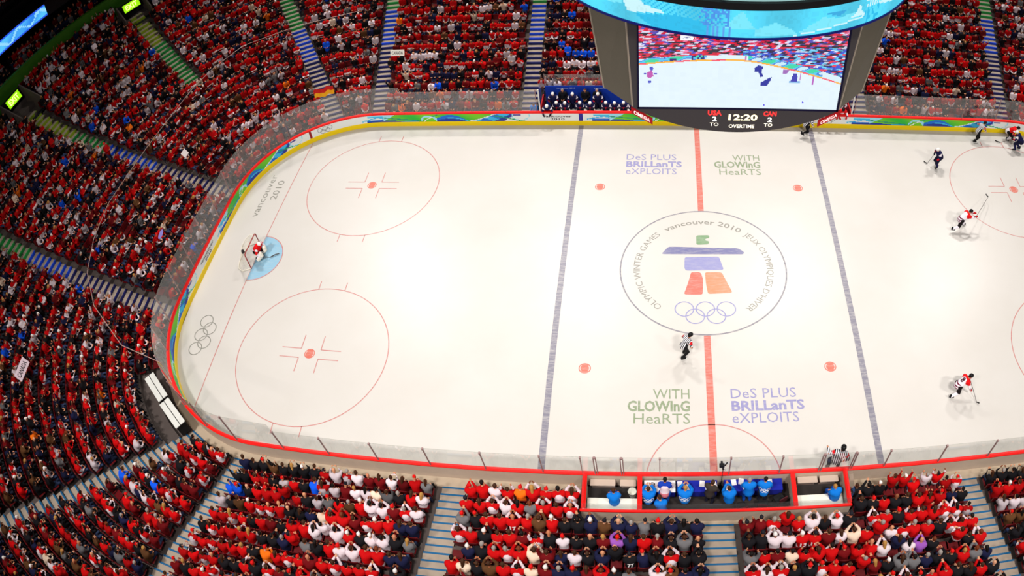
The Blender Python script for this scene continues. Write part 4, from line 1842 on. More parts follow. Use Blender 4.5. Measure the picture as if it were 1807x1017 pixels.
POSEW = [0] * 30 + [1] * 14 + [2] * 20 + [3] * 6 + [4] * 14 + [5] * 12 + [8] * 3
HAIRW = [('short', 'black')] * 5 + [('short', 'brown')] * 8 + [('short', 'fair')] * 1 + [('short', 'grey')] * 2 + [('long', 'brown')] * 3 + \
        [('long', 'fair')] * 1 + [('long', 'black')] * 2 + [('cap', 'red')] * 4 + [('cap', 'white')] * 2 + [('cap', 'dark')] * 2 + [('short', 'auburn')] * 1 + [(None, None)] * 2
PW = {0: 'hands in the lap', 1: 'leaning forward', 2: 'hands at the face', 3: 'both arms raised', 4: 'clapping', 5: 'arms folded', 6: 'standing', 7: 'standing with arms up', 8: 'standing'}
HWD = {('cap', 'red'): 'red cap', ('cap', 'white'): 'white cap', ('cap', 'dark'): 'dark cap', (None, None): 'bald head'}
NUMB = {(3, 0, 4): '87', (3, 3, 7): '99', (3, 3, 5): '15', (3, 3, 4): '13', (2, 2, 4): '17', (3, 2, 4): '4', (2, 3, 3): 'CANADA', (2, 4, 13): '77', (3, 4, 2): '19', (1, 5, 4): '10'}
_num = {}
M_NW = leaf_mat('number_white', srgb(244, 236, 236))
M_ND = leaf_mat('number_dark', srgb(60, 30, 46))


def number_mesh(t, dark, p):
    k = (t, dark, p)
    if k not in _num:
        b = MB()
        h = 0.22 if len(t) < 3 else 0.085
        w = 0.13 * len(t) if len(t) < 3 else 0.34
        g = back_map(POSES[p], 0.262 if p < 6 else 0.226)
        put_text(b, t, lambda u, v: g(u - w / 2, (0.20 if len(t) < 3 else 0.36) + v), w, h, 0.03)
        _num[k] = b.mesh('back_lettering', [M_ND if dark else M_NW])
    return _num[k]


nind = 0
crowd = []
for i, s in enumerate(SEATS):
    if s['st'] == '.':
        continue
    rr = random.Random(i * 7919 + 13)
    p = rr.choice(POSEW)
    if s['nb'] == 3 and s['n'] == 0 and s['k'] in (4, 6, 7):
        p = 7
    up = UP.get((s['nb'], s['n']), '')
    if s['k'] < len(up) and up[s['k']] != '.':
        p = int(up[s['k']])
        if s['n'] == 0:
            p = 7
    num = NUMB.get((s['nb'], s['n'], s['k']))
    if (s['st'] == 'L' or num) and p in (1, 3, 7, 8):
        p = rr.choice((0, 2, 4, 5)) if not (s['n'] == 0 and s['nb'] == 3) else p
    sc = rr.uniform(0.93, 1.08)
    ja = s['a'] + rr.uniform(-0.22, 0.22)
    hk = rr.choice(HAIRW)
    sk = rr.choice((0, 0, 0, 1, 2, 2, 3, 4, 4))
    pi = rr.randrange(len(PANTS))
    fy = 0.16 if p >= 6 else 0.0
    dx, dy = -math.sin(s['a']) * fy, math.cos(s['a']) * fy
    pos = (s['x'] + dx + rr.uniform(-0.02, 0.02), s['y'] + dy, s['z'] + 0.004)
    if nind < NIND and i < NIND + 12:
        nind += 1
        o = link('spectator', body_mesh(p, sk), None, pos, ja)
        o.scale = (sc, sc, sc)
        hw = HWD.get(hk) or '%s %s hair' % (hk[0], {'fair': 'blonde'}.get(hk[1], hk[1]))
        who = s.get('who', '')
        who = who.replace(' seat from left', ' from left').replace(' seat along the', ' along the')
        stw = STY[s['st']][6]
        stw = {'white shirt with lettering across the back': 'white lettered shirt', 'red hockey jersey with white hem': 'white-hemmed red jersey',
               'white jersey with red shoulders': 'red-shouldered white jersey', 'red jersey with white lower sleeves': 'red jersey'}.get(stw, stw)
        tag(o, ('%s, %s, %s' % (stw, hw, who)), 'spectator', 'spectators in the near stands')
        link('jersey' if s['st'] in 'qwLrjmW' else 'jacket', top_mesh(p, s['st']), o)
        link('trousers', leg_mesh(p, pi), o)
        link('shoe', shoe_mesh(p, 0), o)
        link('shoe', shoe_mesh(p, 1), o)
        if hk[0]:
            link('cap' if hk[0] == 'cap' else 'hair', hair_mesh(p, *hk), o)
        if num:
            link('back_lettering', number_mesh(num, s['st'] in 'wWL', p), o)
        elif s['st'] == 'L' and p in (0, 2, 4, 5):
            link('back_lettering', number_mesh('RUSSIA', True, p), o)
    else:
        crowd.append((pos, ja, sc, p, s['st'], hk, sk, pi))

# dim figures in the club rows and on the upper deck
cr = random.Random(21)
for d, z, st_ in ((PD + 0.9, 9.27, 0.55), (PD + 1.75, 9.65, 0.55), (24.3, 13.8, 0.6), (26.0, 14.8, 0.6), (27.7, 15.8, 0.6)):
    s = L0 - 3
    while s < L3:
        x, y, nx, ny = rim(s, d)
        s += st_ * (RC / (RC + d) if L0 < s < L1 or L2 < s < L3 else 1.0)
        if infield([(x, y, z + 0.8)], 10)[0] and cr.random() < 0.85:
            crowd.append(((x, y, z), math.atan2(nx, -ny), 1.0, cr.choice((0, 0, 1, 4, 5)), cr.choice(PALD), cr.choice(HAIRW), cr.choice((0, 1, 4)), cr.randrange(5)))

# the rest of the crowd as one object ------------------------------------------
M_CROWD = mat('crowd_cloth', attr='paint', rough=0.85, spec=0.12)
ZN = {}


def low_template(p, hk):
    J = POSES[p]
    parts = []
    hd = [c for c in body_caps(J, 0)][:3]
    arms = []
    for s in 'lr':
        d = J['wr' + s] - J['el' + s]
        d = d / np.linalg.norm(d)
        arms.append((mid(J['el' + s], J['wr' + s], 0.85), J['wr' + s] + d * 0.07, 0.045, 0.045, 0))
    for caps, base, cell in ((hd, 0, 0.062), (arms[:1], 0, 0.06), (arms[1:], 0, 0.06), (top_caps(J, fat=1.12), 10, 0.092), (leg_caps(J) + [(c[0], c[1], c[2], c[3], 5) for c in shoe_caps(J)], 20, 0.098)):
        V, Q, z = surface(caps, cell, k=0.03, pad=0.1)
        parts.append((V, Q, z + base))
    if hk:
        V, Q, z = surface(hair_caps(J, hk), 0.062, k=0.03, pad=0.08)
        parts.append((V, Q, z * 0 + 1))
    n, VV, QQ, ZZ = 0, [], [], []
    for V, Q, z in parts:
        VV.append(V)
        QQ.append(Q + n)
        ZZ.append(z)
        n += len(V)
    return np.concatenate(VV), np.concatenate(QQ), np.concatenate(ZZ)


tr = random.Random(11)
groups = {}
for c in crowd:
    groups.setdefault((c[3], c[5][0]), []).append(c)
Vs, Fs, Cs, n0 = [], [], [], 0
for (p, hk), L in groups.items():
    V, Q, Z = low_template(p, hk)
    X = np.array([c[0] for c in L])
    A_ = np.array([c[1] for c in L])
    S_ = np.array([c[2] for c in L])
    v, f = tile(V, Q, X, A_, S_)
    tabs = np.zeros((len(L), 40, 3))
    for i, c in enumerate(L):
        st = STY[c[4]]
        tabs[i, 0] = SK[c[6]]
        hc = c[5][1]
        tabs[i, 1] = (CAPC[hc] if hc in CAPC else HR[hc]) if hc else SK[c[6]]
        vf = tr.uniform(0.55, 1.1)
        for q in range(6):
            tabs[i, 10 + q] = np.array(st[q]) * vf
        tabs[i, 20] = PANTS[c[7]]
        tabs[i, 21] = PANTS[c[7]]
        tabs[i, 25] = (0.02, 0.02, 0.02)
    Cs.append(tabs[:, Z].reshape(-1, 3))
    Vs.append(v)
    Fs.append(f + n0)
    n0 += len(v)
Vc, Fc, Cc = np.concatenate(Vs), np.concatenate(Fs), np.concatenate(Cs)
o = link('crowd', mesh_np('crowd', Vc, Fc, [M_CROWD], fcol=Cc, smooth=True))
tag(o, 'dense crowd of seated fans in red, white and black filling the far and left stands', 'crowd', kind='stuff')

# ------------------------------------------------------------------ centre-hung scoreboard
M_SBODY = mat('scoreboard_shell', srgb(92, 86, 74), rough=0.55, spec=0.3, noise=0.06, scale=4)
M_SDARK = mat('scoreboard_dark_panel', srgb(62, 58, 60), rough=0.6)
M_SFRAME = mat('screen_frame', srgb(12, 10, 46), rough=0.5)
M_STRIM = mat('shell_edge', srgb(150, 138, 124), rough=0.5)
M_SCR = mat('screen_picture', attr='paint', emit='attr', strength=0.66)
sb = empty('scoreboard', (0.25, 0, 13.3))
tag(sb, 'huge dark hanging scoreboard with video screen and cyan ring display', 'scoreboard')
SBL = Vector(sb.location)


def sbm(mb, name, mats, smooth=False):
    mb.v = [(x - SBL.x, y - SBL.y, z - SBL.z) for x, y, z in mb.v]
    return mb.build(name, mats, sb, smooth=smooth)


CXB, CXT = 0.43, 0.50          # middle of the front face at the bottom and the top
ZB, ZT = 14.45, 18.85


def octo(cx, hx, hc, y0, y1):
    """front corners, chamfer corners and the mirrored back"""
    return [(cx - hx, -y0), (cx + hx, -y0), (cx + hc, -y1), (cx + hc, y1), (cx + hx, y0), (cx - hx, y0), (cx - hc, y1), (cx - hc, -y1)]


b = MB()
ob = octo(CXB, 3.90, 5.05, 5.0, 3.75)
ot = octo(CXT, 4.20, 5.65, 5.0, 3.75)
V = [(x, y, ZB) for x, y in ob] + [(x, y, ZT) for x, y in ot]
F = [(0, 1, 9, 8)], []
b.add(V, [(k, (k + 1) % 8, 8 + (k + 1) % 8, 8 + k) for k in range(8)], 0)
b.add(V, [tuple(range(7, -1, -1)), tuple(range(8, 16))], 0)
sbm(b, 'shell', [M_SBODY])
# recessed dark strips beside the screen and the pale edges of the shell
for u0, u1, t0, t1 in ((CXB - 3.89, -3.26, CXT - 4.19, -3.24), (4.25, CXB + 3.89, 4.25, CXT + 4.19)):
    b = MB()
    b.add([(u0, -5.015, ZB), (u1, -5.015, ZB), (t1, -5.015, ZT), (t0, -5.015, ZT)], [(0, 1, 2, 3)])
    sbm(b, 'side_strip', [M_SDARK])
for i in (0, 1, 2, 7):
    b = MB()
    b.tube([(ob[i][0], ob[i][1], ZB), (ot[i][0], ot[i][1], ZT)], 0.035, 5)
    sbm(b, 'shell_edge', [M_STRIM])
# video screen: live picture of the other end of the rink
rnd = random.Random(5)
SX0, SX1, SZ0, SZ1 = -3.22, 4.21, 14.46, 18.25
nu, nw = 250, 126
PXL, PXR = 1127.0, 1475.0
_noise = {}


def nz(a, b_):
    k = (a, b_)
    if k not in _noise:
        _noise[k] = rnd.random()
    return _noise[k]


def in_poly(x, y, P):
    c = False
    j = len(P) - 1
    for i in range(len(P)):
        if (P[i][1] > y) != (P[j][1] > y) and x < (P[j][0] - P[i][0]) * (y - P[i][1]) / (P[j][1] - P[i][1]) + P[i][0]:
            c = not c
        j = i
    return c


NAVYP = [(1321, 116), (1328, 110), (1336, 113), (1334, 122), (1338, 131), (1333, 132), (1328, 122), (1322, 122)]
NAVYP2 = [(1335, 141), (1348, 133), (1352, 131), (1350, 140), (1346, 147), (1340, 147), (1335, 148)]
GOALIE = [(1386, 138), (1389, 123), (1396, 123), (1397, 138)]
WHITEP = [(1371, 112), (1380, 107), (1382, 117), (1377, 125), (1370, 124)]
SKP = [(1141, 126), (1149, 122), (1152, 133), (1145, 137), (1140, 134)]


def scr_col(x, y):
    """x, y in the screen's own picture units (x 1127..1475, y 190 at the bottom upward to 35)"""
    edge = 113 - 9 * math.sin(min(max((x - 1127) / 150, 0), 1) * math.pi / 2) if x < 1300 else 104 + ((x - 1300) / 190.0) ** 1.35 * 42
    top = edge - (9 + (4 if x > 1350 else 1))
    ice = (0.80, 0.93, 1.0)
    if y > edge:
        c = np.array(ice)
        for P, col in ((NAVYP, (0.02, 0.03, 0.35)), (NAVYP2, (0.02, 0.03, 0.35)), (GOALIE, (0.05, 0.05, 0.45)), (SKP, (0.55, 0.1, 0.45))):
            if in_poly(x, y, P):
                return np.array(col)
        if in_poly(x, y, WHITEP):
            return np.array((0.35, 0.15, 0.5)) if y > 117 else np.array((0.8, 0.7, 0.9))
        if math.hypot(x - 1148, y - 119) < 3.4 or math.hypot(x - 1145, y - 143) < 2.6:
            return np.array((0.08, 0.1, 0.6))
        if 1136 < x < 1139 and 127 < y < 130 or 1152 < x < 1158 and 127 < y < 129.5:
            return np.array((0.1, 0.08, 0.6))
        if math.hypot(x - 1344, y - 184) < 1.6 or math.hypot(x - 1412, y - 177) < 1.6:
            return np.array((0.05, 0.02, 0.8))
        # the goal frame
        if 1402 < x < 1426 and abs(y - (118.5 + (x - 1402) * 0.28)) < 0.9 or (abs(x - 1425) < 1 and 125 < y < 143) or (abs(x - 1402) < 0.7 and 119 < y < 136):
            return np.array((0.5, 0.12, 0.55))
        if 1383 < x < 1402 and abs(y - 139) < 1.5:
            return np.array((0.25, 0.5, 0.8))
        k = nz(int(x / 9), int(y / 7)) * 0.03
        return c - k
    if y > edge - 2.6:
        return np.array((1.0, 0.45, 0.03)) if nz(int(x / 12), 77) > 0.25 else np.array((0.95, 0.1, 0.15))
    if y > top:
        if 1240 < x < 1310:
            if 1304 < x < 1306:
                return np.array((0.6, 0.2, 0.5))
            return np.array((0.75, 0.9, 0.95))
        if x > 1440:
            return np.array((0.7, 0.88, 0.95))
        k = math.sin(x * 0.16) + math.sin(x * 0.07 + y * 0.5)
        c = np.array((0.05, 0.7, 0.4)) if k > 0.6 else np.array((0.1, 0.6, 0.9)) if k > -0.3 else np.array((0.05, 0.15, 0.7)) if k > -0.9 else np.array((0.6, 0.85, 0.95))
        if 1178 < x < 1190 and y > top + 3 or 1212 < x < 1248 and nz(int(x / 3), int(y / 3)) > 0.5:
            c = np.array((0.03, 0.03, 0.2))
        return c
    # the crowd on the screen
    a = nz(int(x / 7 + 0.15 * y), int(y / 2.2))
    d = nz(int(x / 3.5), int(y / 2.0) + 500)
    if 1195 < x < 1216 and 61 < y < 69:
        return np.array((0.95, 0.95, 1.0)) if not (1199 < x < 1212 and 63.5 < y < 66.5 and d > 0.6) else np.array((0.3, 0.3, 0.5))
    if x > 1300 and y > 75 + (1475 - x) * 0.05:
        q = (0.05, 0.1, 0.65) if a < 0.3 else (0.15, 0.6, 0.9) if a < 0.5 else (0.03, 0.02, 0.1) if a < 0.72 else (0.8, 0.05, 0.1) if a < 0.88 else (0.7, 0.75, 0.95)
    else:
        q = (0.75, 0.02, 0.06) if a < 0.34 else (0.04, 0.03, 0.05) if a < 0.6 else (0.1, 0.08, 0.5) if a < 0.74 else (0.9, 0.2, 0.4) if a < 0.84 else (0.7, 0.7, 0.9)
    return np.array(q) * (0.7 + 0.5 * d)


V = [(SX0 + (SX1 - SX0) * i / nu, -5.05, SZ0 + (SZ1 - SZ0) * j / nw) for i in range(nu + 1) for j in range(nw + 1)]
I, J = np.meshgrid(np.arange(nu), np.arange(nw), indexing='ij')
a = (I * (nw + 1) + J).ravel()
Fq = np.stack([a, a + nw + 1, a + nw + 2, a + 1], 1)
cl = []
for i in range(nu):
    for j in range(nw):
        w = (j + 0.5) / nw
        cl.append(np.clip(scr_col(PXL + (PXR - PXL) * (i + 0.5) / nu, 190 - w * 158.0), 0, 1))
me = mesh_np('screen', np.array(V) - np.array(SBL), Fq, [M_SCR], fcol=np.array(cl))
link('screen', me, sb)
b = MB()
for x0, x1, z0, z1 in ((SX0 - 0.06, SX0, SZ0 - 0.06, SZ1), (SX1, SX1 + 0.08, SZ0 - 0.06, SZ1), (SX0 - 0.06, SX1 + 0.08, SZ0 - 0.08, SZ0)):
    b.box((x0, -5.07, z0), (x1, -5.0, z1))
sbm(b, 'screen_frame', [M_SFRAME])
b = MB()
put_text(b, 'OT', lambda u, v: (-1.39 + u, -5.055, 17.42 + v), 0.2, 0.15, 0.03)
sbm(b, 'screen_lettering', [mat('screen_white', (0.9, 0.9, 1), emit=(0.9, 0.9, 1.0), strength=1.0)])

# clock panel: a plate with a curved lower edge under the screen
b = MB()
x0, x1, sag = CXB - 3.9, CXB + 3.9, 1.13
pts = []
for k in range(33):
    t = k / 32
    x = x0 + (x1 - x0) * t
    pts.append((x, ZB - 0.02 - sag * (1 - (2 * t - 1) ** 2) ** 0.9))
V = [(x, -5.03, z) for x, z in pts] + [(x1, -5.03, ZB), (x0, -5.03, ZB)]
V += [(x, -4.85, z) for x, _, z in V]
n = len(V) // 2
b.add(V, [tuple(range(n)), tuple(range(2 * n - 1, n - 1, -1))] + [(k, n + k, n + (k + 1) % n, (k + 1) % n) for k in range(n)])
sbm(b, 'clock_panel', [M_SDARK])


def led(name, c, items):
    m = mat('led_' + name, c, emit=c, strength=0.7)
    for t, x, z, w, h, bo in items:
        q = MB()
        put_text(q, t, lambda u, v: (x + u, -5.045, z + v), w, h, bo)
        sbm(q, 'clock_lettering', [m])


led('red', (1.0, 0.03, 0.03), [('USA', -0.66, 14.11, 0.52, 0.20, 0.04), ('CAN', 1.44, 14.11, 0.50, 0.20, 0.04)])
led('white', (0.95, 0.95, 0.9), [('2', -0.48, 13.83, 0.17, 0.20, 0.03), ('2', 1.62, 13.83, 0.17, 0.20, 0.03)])
led('amber', (1.0, 0.88, 0.55), [('12:20', 0.13, 13.89, 1.10, 0.26, 0.03)])
led('pale', (0.85, 0.78, 0.62), [('OVERTIME', 0.16, 13.52, 0.98, 0.16, 0.02), ('TO', -0.56, 13.60, 0.33, 0.15, 0.01), ('TO', 1.50, 13.60, 0.33, 0.15, 0.01)])
# small red sponsor plates under the lower corners
M_RSIGN = mat('red_sign', srgb(140, 20, 24), rough=0.5, emit=srgb(110, 10, 16), strength=0.5)
M_RTXT = mat('red_sign_letters', srgb(240, 200, 200), emit=srgb(235, 190, 190), strength=0.7)
for sx in (-1, 1):
    p0 = Vector((CXB + sx * 3.95, -5.0, ZB - 0.02))
    p1 = Vector((CXB + sx * 3.15, -5.0, ZB - 0.55))
    d = (p1 - p0)
    dn = Vector((0, 0, -1))
    b = MB()
    hh = 0.26
    V = []
    for yy in (-5.06, -4.98):
        for p in (p0, p1):
            V += [(p.x, yy, p.z), (p.x, yy, p.z - hh)]
    b.add(V, [(0, 1, 3, 2), (4, 6, 7, 5), (0, 2, 6, 4), (1, 5, 7, 3), (0, 4, 5, 1), (2, 3, 7, 6)])
    sbm(b, 'sign_plate', [M_RSIGN])
    b = MB()
    a0, a1 = (p0, p1) if sx < 0 else (p1, p0)
    dd = a1 - a0
    put_text(b, 'OMEGA', lambda u, v: (a0.x + dd.x * (0.12 + u), -5.07, a0.z + dd.z * (0.12 + u) - hh + 0.06 + v), 0.76, 0.15, 0.02)
    sbm(b, 'sign_lettering', [M_RTXT])

# ring display ----------------------------------------------------------------
RR = 7.3
RZ0, RZ1 = 18.82, 19.80
C0, C1, C2, C3 = c3(70, 214, 250), c3(120, 232, 252), c3(30, 190, 238), c3(205, 246, 252)
TRI = [([(-34, 1.0), (-31, 0.35), (-20, 0.62), (-26, 0.75), (-29, 1.0)], C3), ([(-42, 1.0), (-38, 0.5), (-33, 0.55), (-33, 0.9)], C1),
       ([(-29, 0.33), (-18, 0.60), (-9, 0.45), (-9, 0.0), (-24, 0.0)], C2), ([(2, 0.3), (7, 0.55), (12, 0.25), (13, 0.05), (2, 0.05)], C1),
       ([(13, 0.12), (20, 0.62), (25, 0.5), (32, 0.6), (32, 0.25)], C1), ([(21, 0.72), (25, 0.55), (28, 0.78), (24, 0.78)], c3(50, 170, 225)),
       ([(28, 0.36), (30.5, 0.5), (32, 0.86), (33, 0.5), (34.5, 0.36)], C3), ([(12, 0.07), (34, 0.36), (34, 0.29), (12, 0.02)], C3),
       ([(39, 0.6), (46, 0.95), (52, 0.5), (46, 0.45)], C3), ([(-58, 0.2), (-50, 0.7), (-46, 0.2)], C1), ([(-6, 0.3), (-1.5, 1.0), (2, 0.3)], C1)]


def ring_col(ph, v):
    c = C0 * (0.85 + 0.15 * math.sin(ph * 0.31 + 2)) + C1 * 0.12
    for P, col in TRI:
        if in_poly(ph, v, P):
            c = col
    # hatching and the blue trees
    if -28 < ph < -6 and (ph * 2.2 + v * 9) % 1.6 < 0.5 and v > 0.45 and (c == C0 * (0.85 + 0.15 * math.sin(ph * 0.31 + 2)) + C1 * 0.12).all():
        c = C2
    if -12 < ph < -4.5 and nz(int(ph * 2.2), int(v * 14) + 900) < 0.55 and 0.35 < v < 0.98:
        c = c3(70, 150, 235)
    if -10 < ph < -4 and int(ph * 2.2) % 3 == 0 and v < 0.4:
        c = c3(90, 160, 240)
    if 34 < ph < 40 and nz(int(ph * 2), int(v * 8) + 300) < 0.4:
        c = C3 if v > 0.6 else C2
    if nz(int(ph * 1.5), int(v * 10) + 1200) < 0.2:
        c = c * 0.93
    return np.clip(c, 0, 1)


na, nv = 720, 16
V = []
for i in range(na):
    a = 2 * math.pi * i / na
    for j in range(nv + 1):
        V.append((0.25 + RR * math.sin(a), -RR * math.cos(a), RZ0 + (RZ1 - RZ0) * j / nv))
I, J = np.meshgrid(np.arange(na), np.arange(nv), indexing='ij')
a0 = (I * (nv + 1) + J).ravel()
a1 = (((I + 1) % na) * (nv + 1) + J).ravel()
Fq = np.stack([a0, a1, a1 + 1, a0 + 1], 1)
cl = []
for i in range(na):
    ph = (360.0 * (i + 0.5) / na + 180) % 360 - 180
    for j in range(nv):
        cl.append(ring_col(ph, (j + 0.5) / nv))
link('ring_display', mesh_np('ring_display', np.array(V) - np.array(SBL), Fq, [M_SCR], fcol=np.array(cl)), sb)


def hoop(name, prof, m, n=96):
    b = MB()
    V, F = [], []
    k = len(prof)
    for i in range(n):
        a = 2 * math.pi * i / n
        for r, z in prof:
            V.append((0.25 + r * math.sin(a), -r * math.cos(a), z))
    for i in range(n):
        for q in range(k):
            F.append((i * k + q, ((i + 1) % n) * k + q, ((i + 1) % n) * k + (q + 1) % k, i * k + (q + 1) % k))
    b.add(V, F)
    return sbm(b, name, [m])


hoop('ring_trim', [(7.34, 18.74), (7.34, 18.82), (7.2, 18.82), (7.2, 18.74)], mat('ring_trim_blue', srgb(14, 22, 110), rough=0.5))
hoop('ring_frame', [(7.28, 18.80), (7.28, 19.84), (7.32, 19.84), (7.32, 20.06), (6.6, 20.06), (6.6, 18.80)], M_BLACK)
hoop('upper_ring_sign', [(7.16, 20.06), (7.16, 21.9), (6.9, 21.9), (6.9, 20.06)], mat('upper_ring_cloth', srgb(160, 208, 210), rough=0.7, noise=0.12, scale=0.6))
b = MB()
q = lambda ph, z: (0.25 + 7.19 * math.sin(math.radians(ph)), -7.19 * math.cos(math.radians(ph)), z)
for ph in (-6.2,):
    b.add([q(ph - 0.6, 20.1), q(ph + 0.6, 20.1), q(ph + 0.6, 21.8), q(ph - 0.6, 21.8)], [(0, 1, 2, 3)])
sbm(b, 'upper_ring_stripe', [mat('stripe_blue', srgb(20, 120, 170), rough=0.6)])
# inner deck and hoist cables
hoop('ring_deck', [(6.6, 19.5), (6.6, 19.6), (4.2, 19.6), (4.2, 19.5)], M_SDARK, 48)
for x, y in ((-4, -3), (4.6, -3), (4.6, 3), (-4, 3)):
    b = MB()
    b.tube([(x, y, ZT), (x, y, 34.0)], 0.03, 5)
    sbm(b, 'hoist_cable', [M_DARK])

# ------------------------------------------------------------------ players, officials and staff
SKATE = leaf_mat('skate_boot', srgb(20, 20, 22), 0.4)
STEEL = mat('skate_blade', srgb(190, 196, 200), rough=0.3, metal=0.6)
SHAFT_W = leaf_mat('stick_shaft_pale', srgb(96, 92, 90), 0.5)
SHAFT_D = leaf_mat('stick_blade_dark', srgb(30, 28, 30), 0.6)
GLOVE_R = leaf_mat('glove_red', srgb(180, 14, 18), 0.6)
GLOVE_K = leaf_mat('glove_dark', srgb(24, 22, 40), 0.6)


def cm(name, c, rough=0.8):
    return leaf_mat(name, c, rough)


def stripes_mat(name, a, b_, freq, axis=0):
    if name in _mats:
        return _mats[name]
    m = mat(name, a, rough=0.8, spec=0.15)
    nt = m.node_tree
    bs = nt.nodes['Principled BSDF']
    tc = nt.nodes.new('ShaderNodeTexCoord')
    sp = nt.nodes.new('ShaderNodeSeparateXYZ')
    nt.links.new(tc.outputs['Object'], sp.inputs[0])
    mu = nt.nodes.new('ShaderNodeMath')
    mu.operation = 'MULTIPLY'
    mu.inputs[1].default_value = freq
    nt.links.new(sp.outputs[axis], mu.inputs[0])
    fr = nt.nodes.new('ShaderNodeMath')
    fr.operation = 'FRACT'
    nt.links.new(mu.outputs[0], fr.inputs[0])
    gt = nt.nodes.new('ShaderNodeMath')
    gt.operation = 'GREATER_THAN'
    gt.inputs[1].default_value = 0.52
    nt.links.new(fr.outputs[0], gt.inputs[0])
    mx = nt.nodes.new('ShaderNodeMix')
    mx.data_type = 'RGBA'
    mx.inputs[6].default_value = (*a, 1)
    mx.inputs[7].default_value = (*b_, 1)
    nt.links.new(gt.outputs[0], mx.inputs[0])
    nt.links.new(mx.outputs[2], bs.inputs['Base Color'])
    _mats[name] = m
    return m


def skater(pelz=0.82, lean=35, side=0.0, fl=(-0.16, 0.25, 0.0), fr=(0.16, -0.35, 0.0), hl=None, hr=None, twist=0.0, look=0.0):
    """a skating figure facing +y; feet (x, y, lift), hands as (x, y, z)"""
    a = math.radians(lean)
    sdx = math.sin(math.radians(side))
    d = vv(sdx, math.sin(a), math.cos(a))
    d = d / np.linalg.norm(d)
    pel = vv((fl[0] + fr[0]) / 2 * 0.6, -0.05 * math.sin(a) + (fl[1] + fr[1]) * 0.30, pelz + 0.06)
    J = dict(pel=pel, wai=pel + d * 0.17, che=pel + d * 0.36, nec=pel + d * 0.56)
    hd = d * 0.6 + vv(0, 0.35, 0.55)
    hd = hd / np.linalg.norm(hd)
    J['hea'] = J['nec'] + hd * 0.19
    ct, st_ = math.cos(twist), math.sin(twist)
    for sx, s in ((-1, 'l'), (1, 'r')):
        J['sh' + s] = J['che'] + d * 0.13 + vv(sx * 0.21 * ct, sx * 0.21 * st_, 0)
        J['hi' + s] = pel + vv(sx * 0.11, 0, -0.02)
        f = fl if s == 'l' else fr
        an = vv(f[0], f[1], 0.13 + f[2])
        h = J['hi' + s]
        L = np.linalg.norm(an - h)
        m = mid(h, an)
        bend = math.sqrt(max(0.0, 0.46 ** 2 - (L / 2) ** 2))
        up = (an - h) / L
        fw = vv(sx * 0.15, 1, 0)
        fw = fw - up * fw.dot(up)
        fw /= np.linalg.norm(fw)
        J['kn' + s] = m + fw * bend
        J['an' + s] = an
        J['to' + s] = an + vv(sx * 0.04, 0.17, -0.05 if f[2] < 0.15 else -0.12)
        w = np.array(hl if s == 'l' else hr) if (hl if s == 'l' else hr) is not None else J['sh' + s] + vv(sx * 0.12, 0.30, -0.38)
        e = mid(J['sh' + s], w)
        La = np.linalg.norm(w - J['sh' + s])
        if La > 0.56:
            w = J['sh' + s] + (w - J['sh' + s]) / La * 0.56
            e, La = mid(J['sh' + s], w), 0.56
        be = math.sqrt(max(0.0, 0.29 ** 2 - (La / 2) ** 2))
        ow = vv(sx * 1.0, -0.6, -0.3)
        u = (w - J['sh' + s]) / La
        ow = ow - u * ow.dot(u)
        ow /= np.linalg.norm(ow)
        J['el' + s] = e + ow * be
        J['wr' + s] = w
    return J


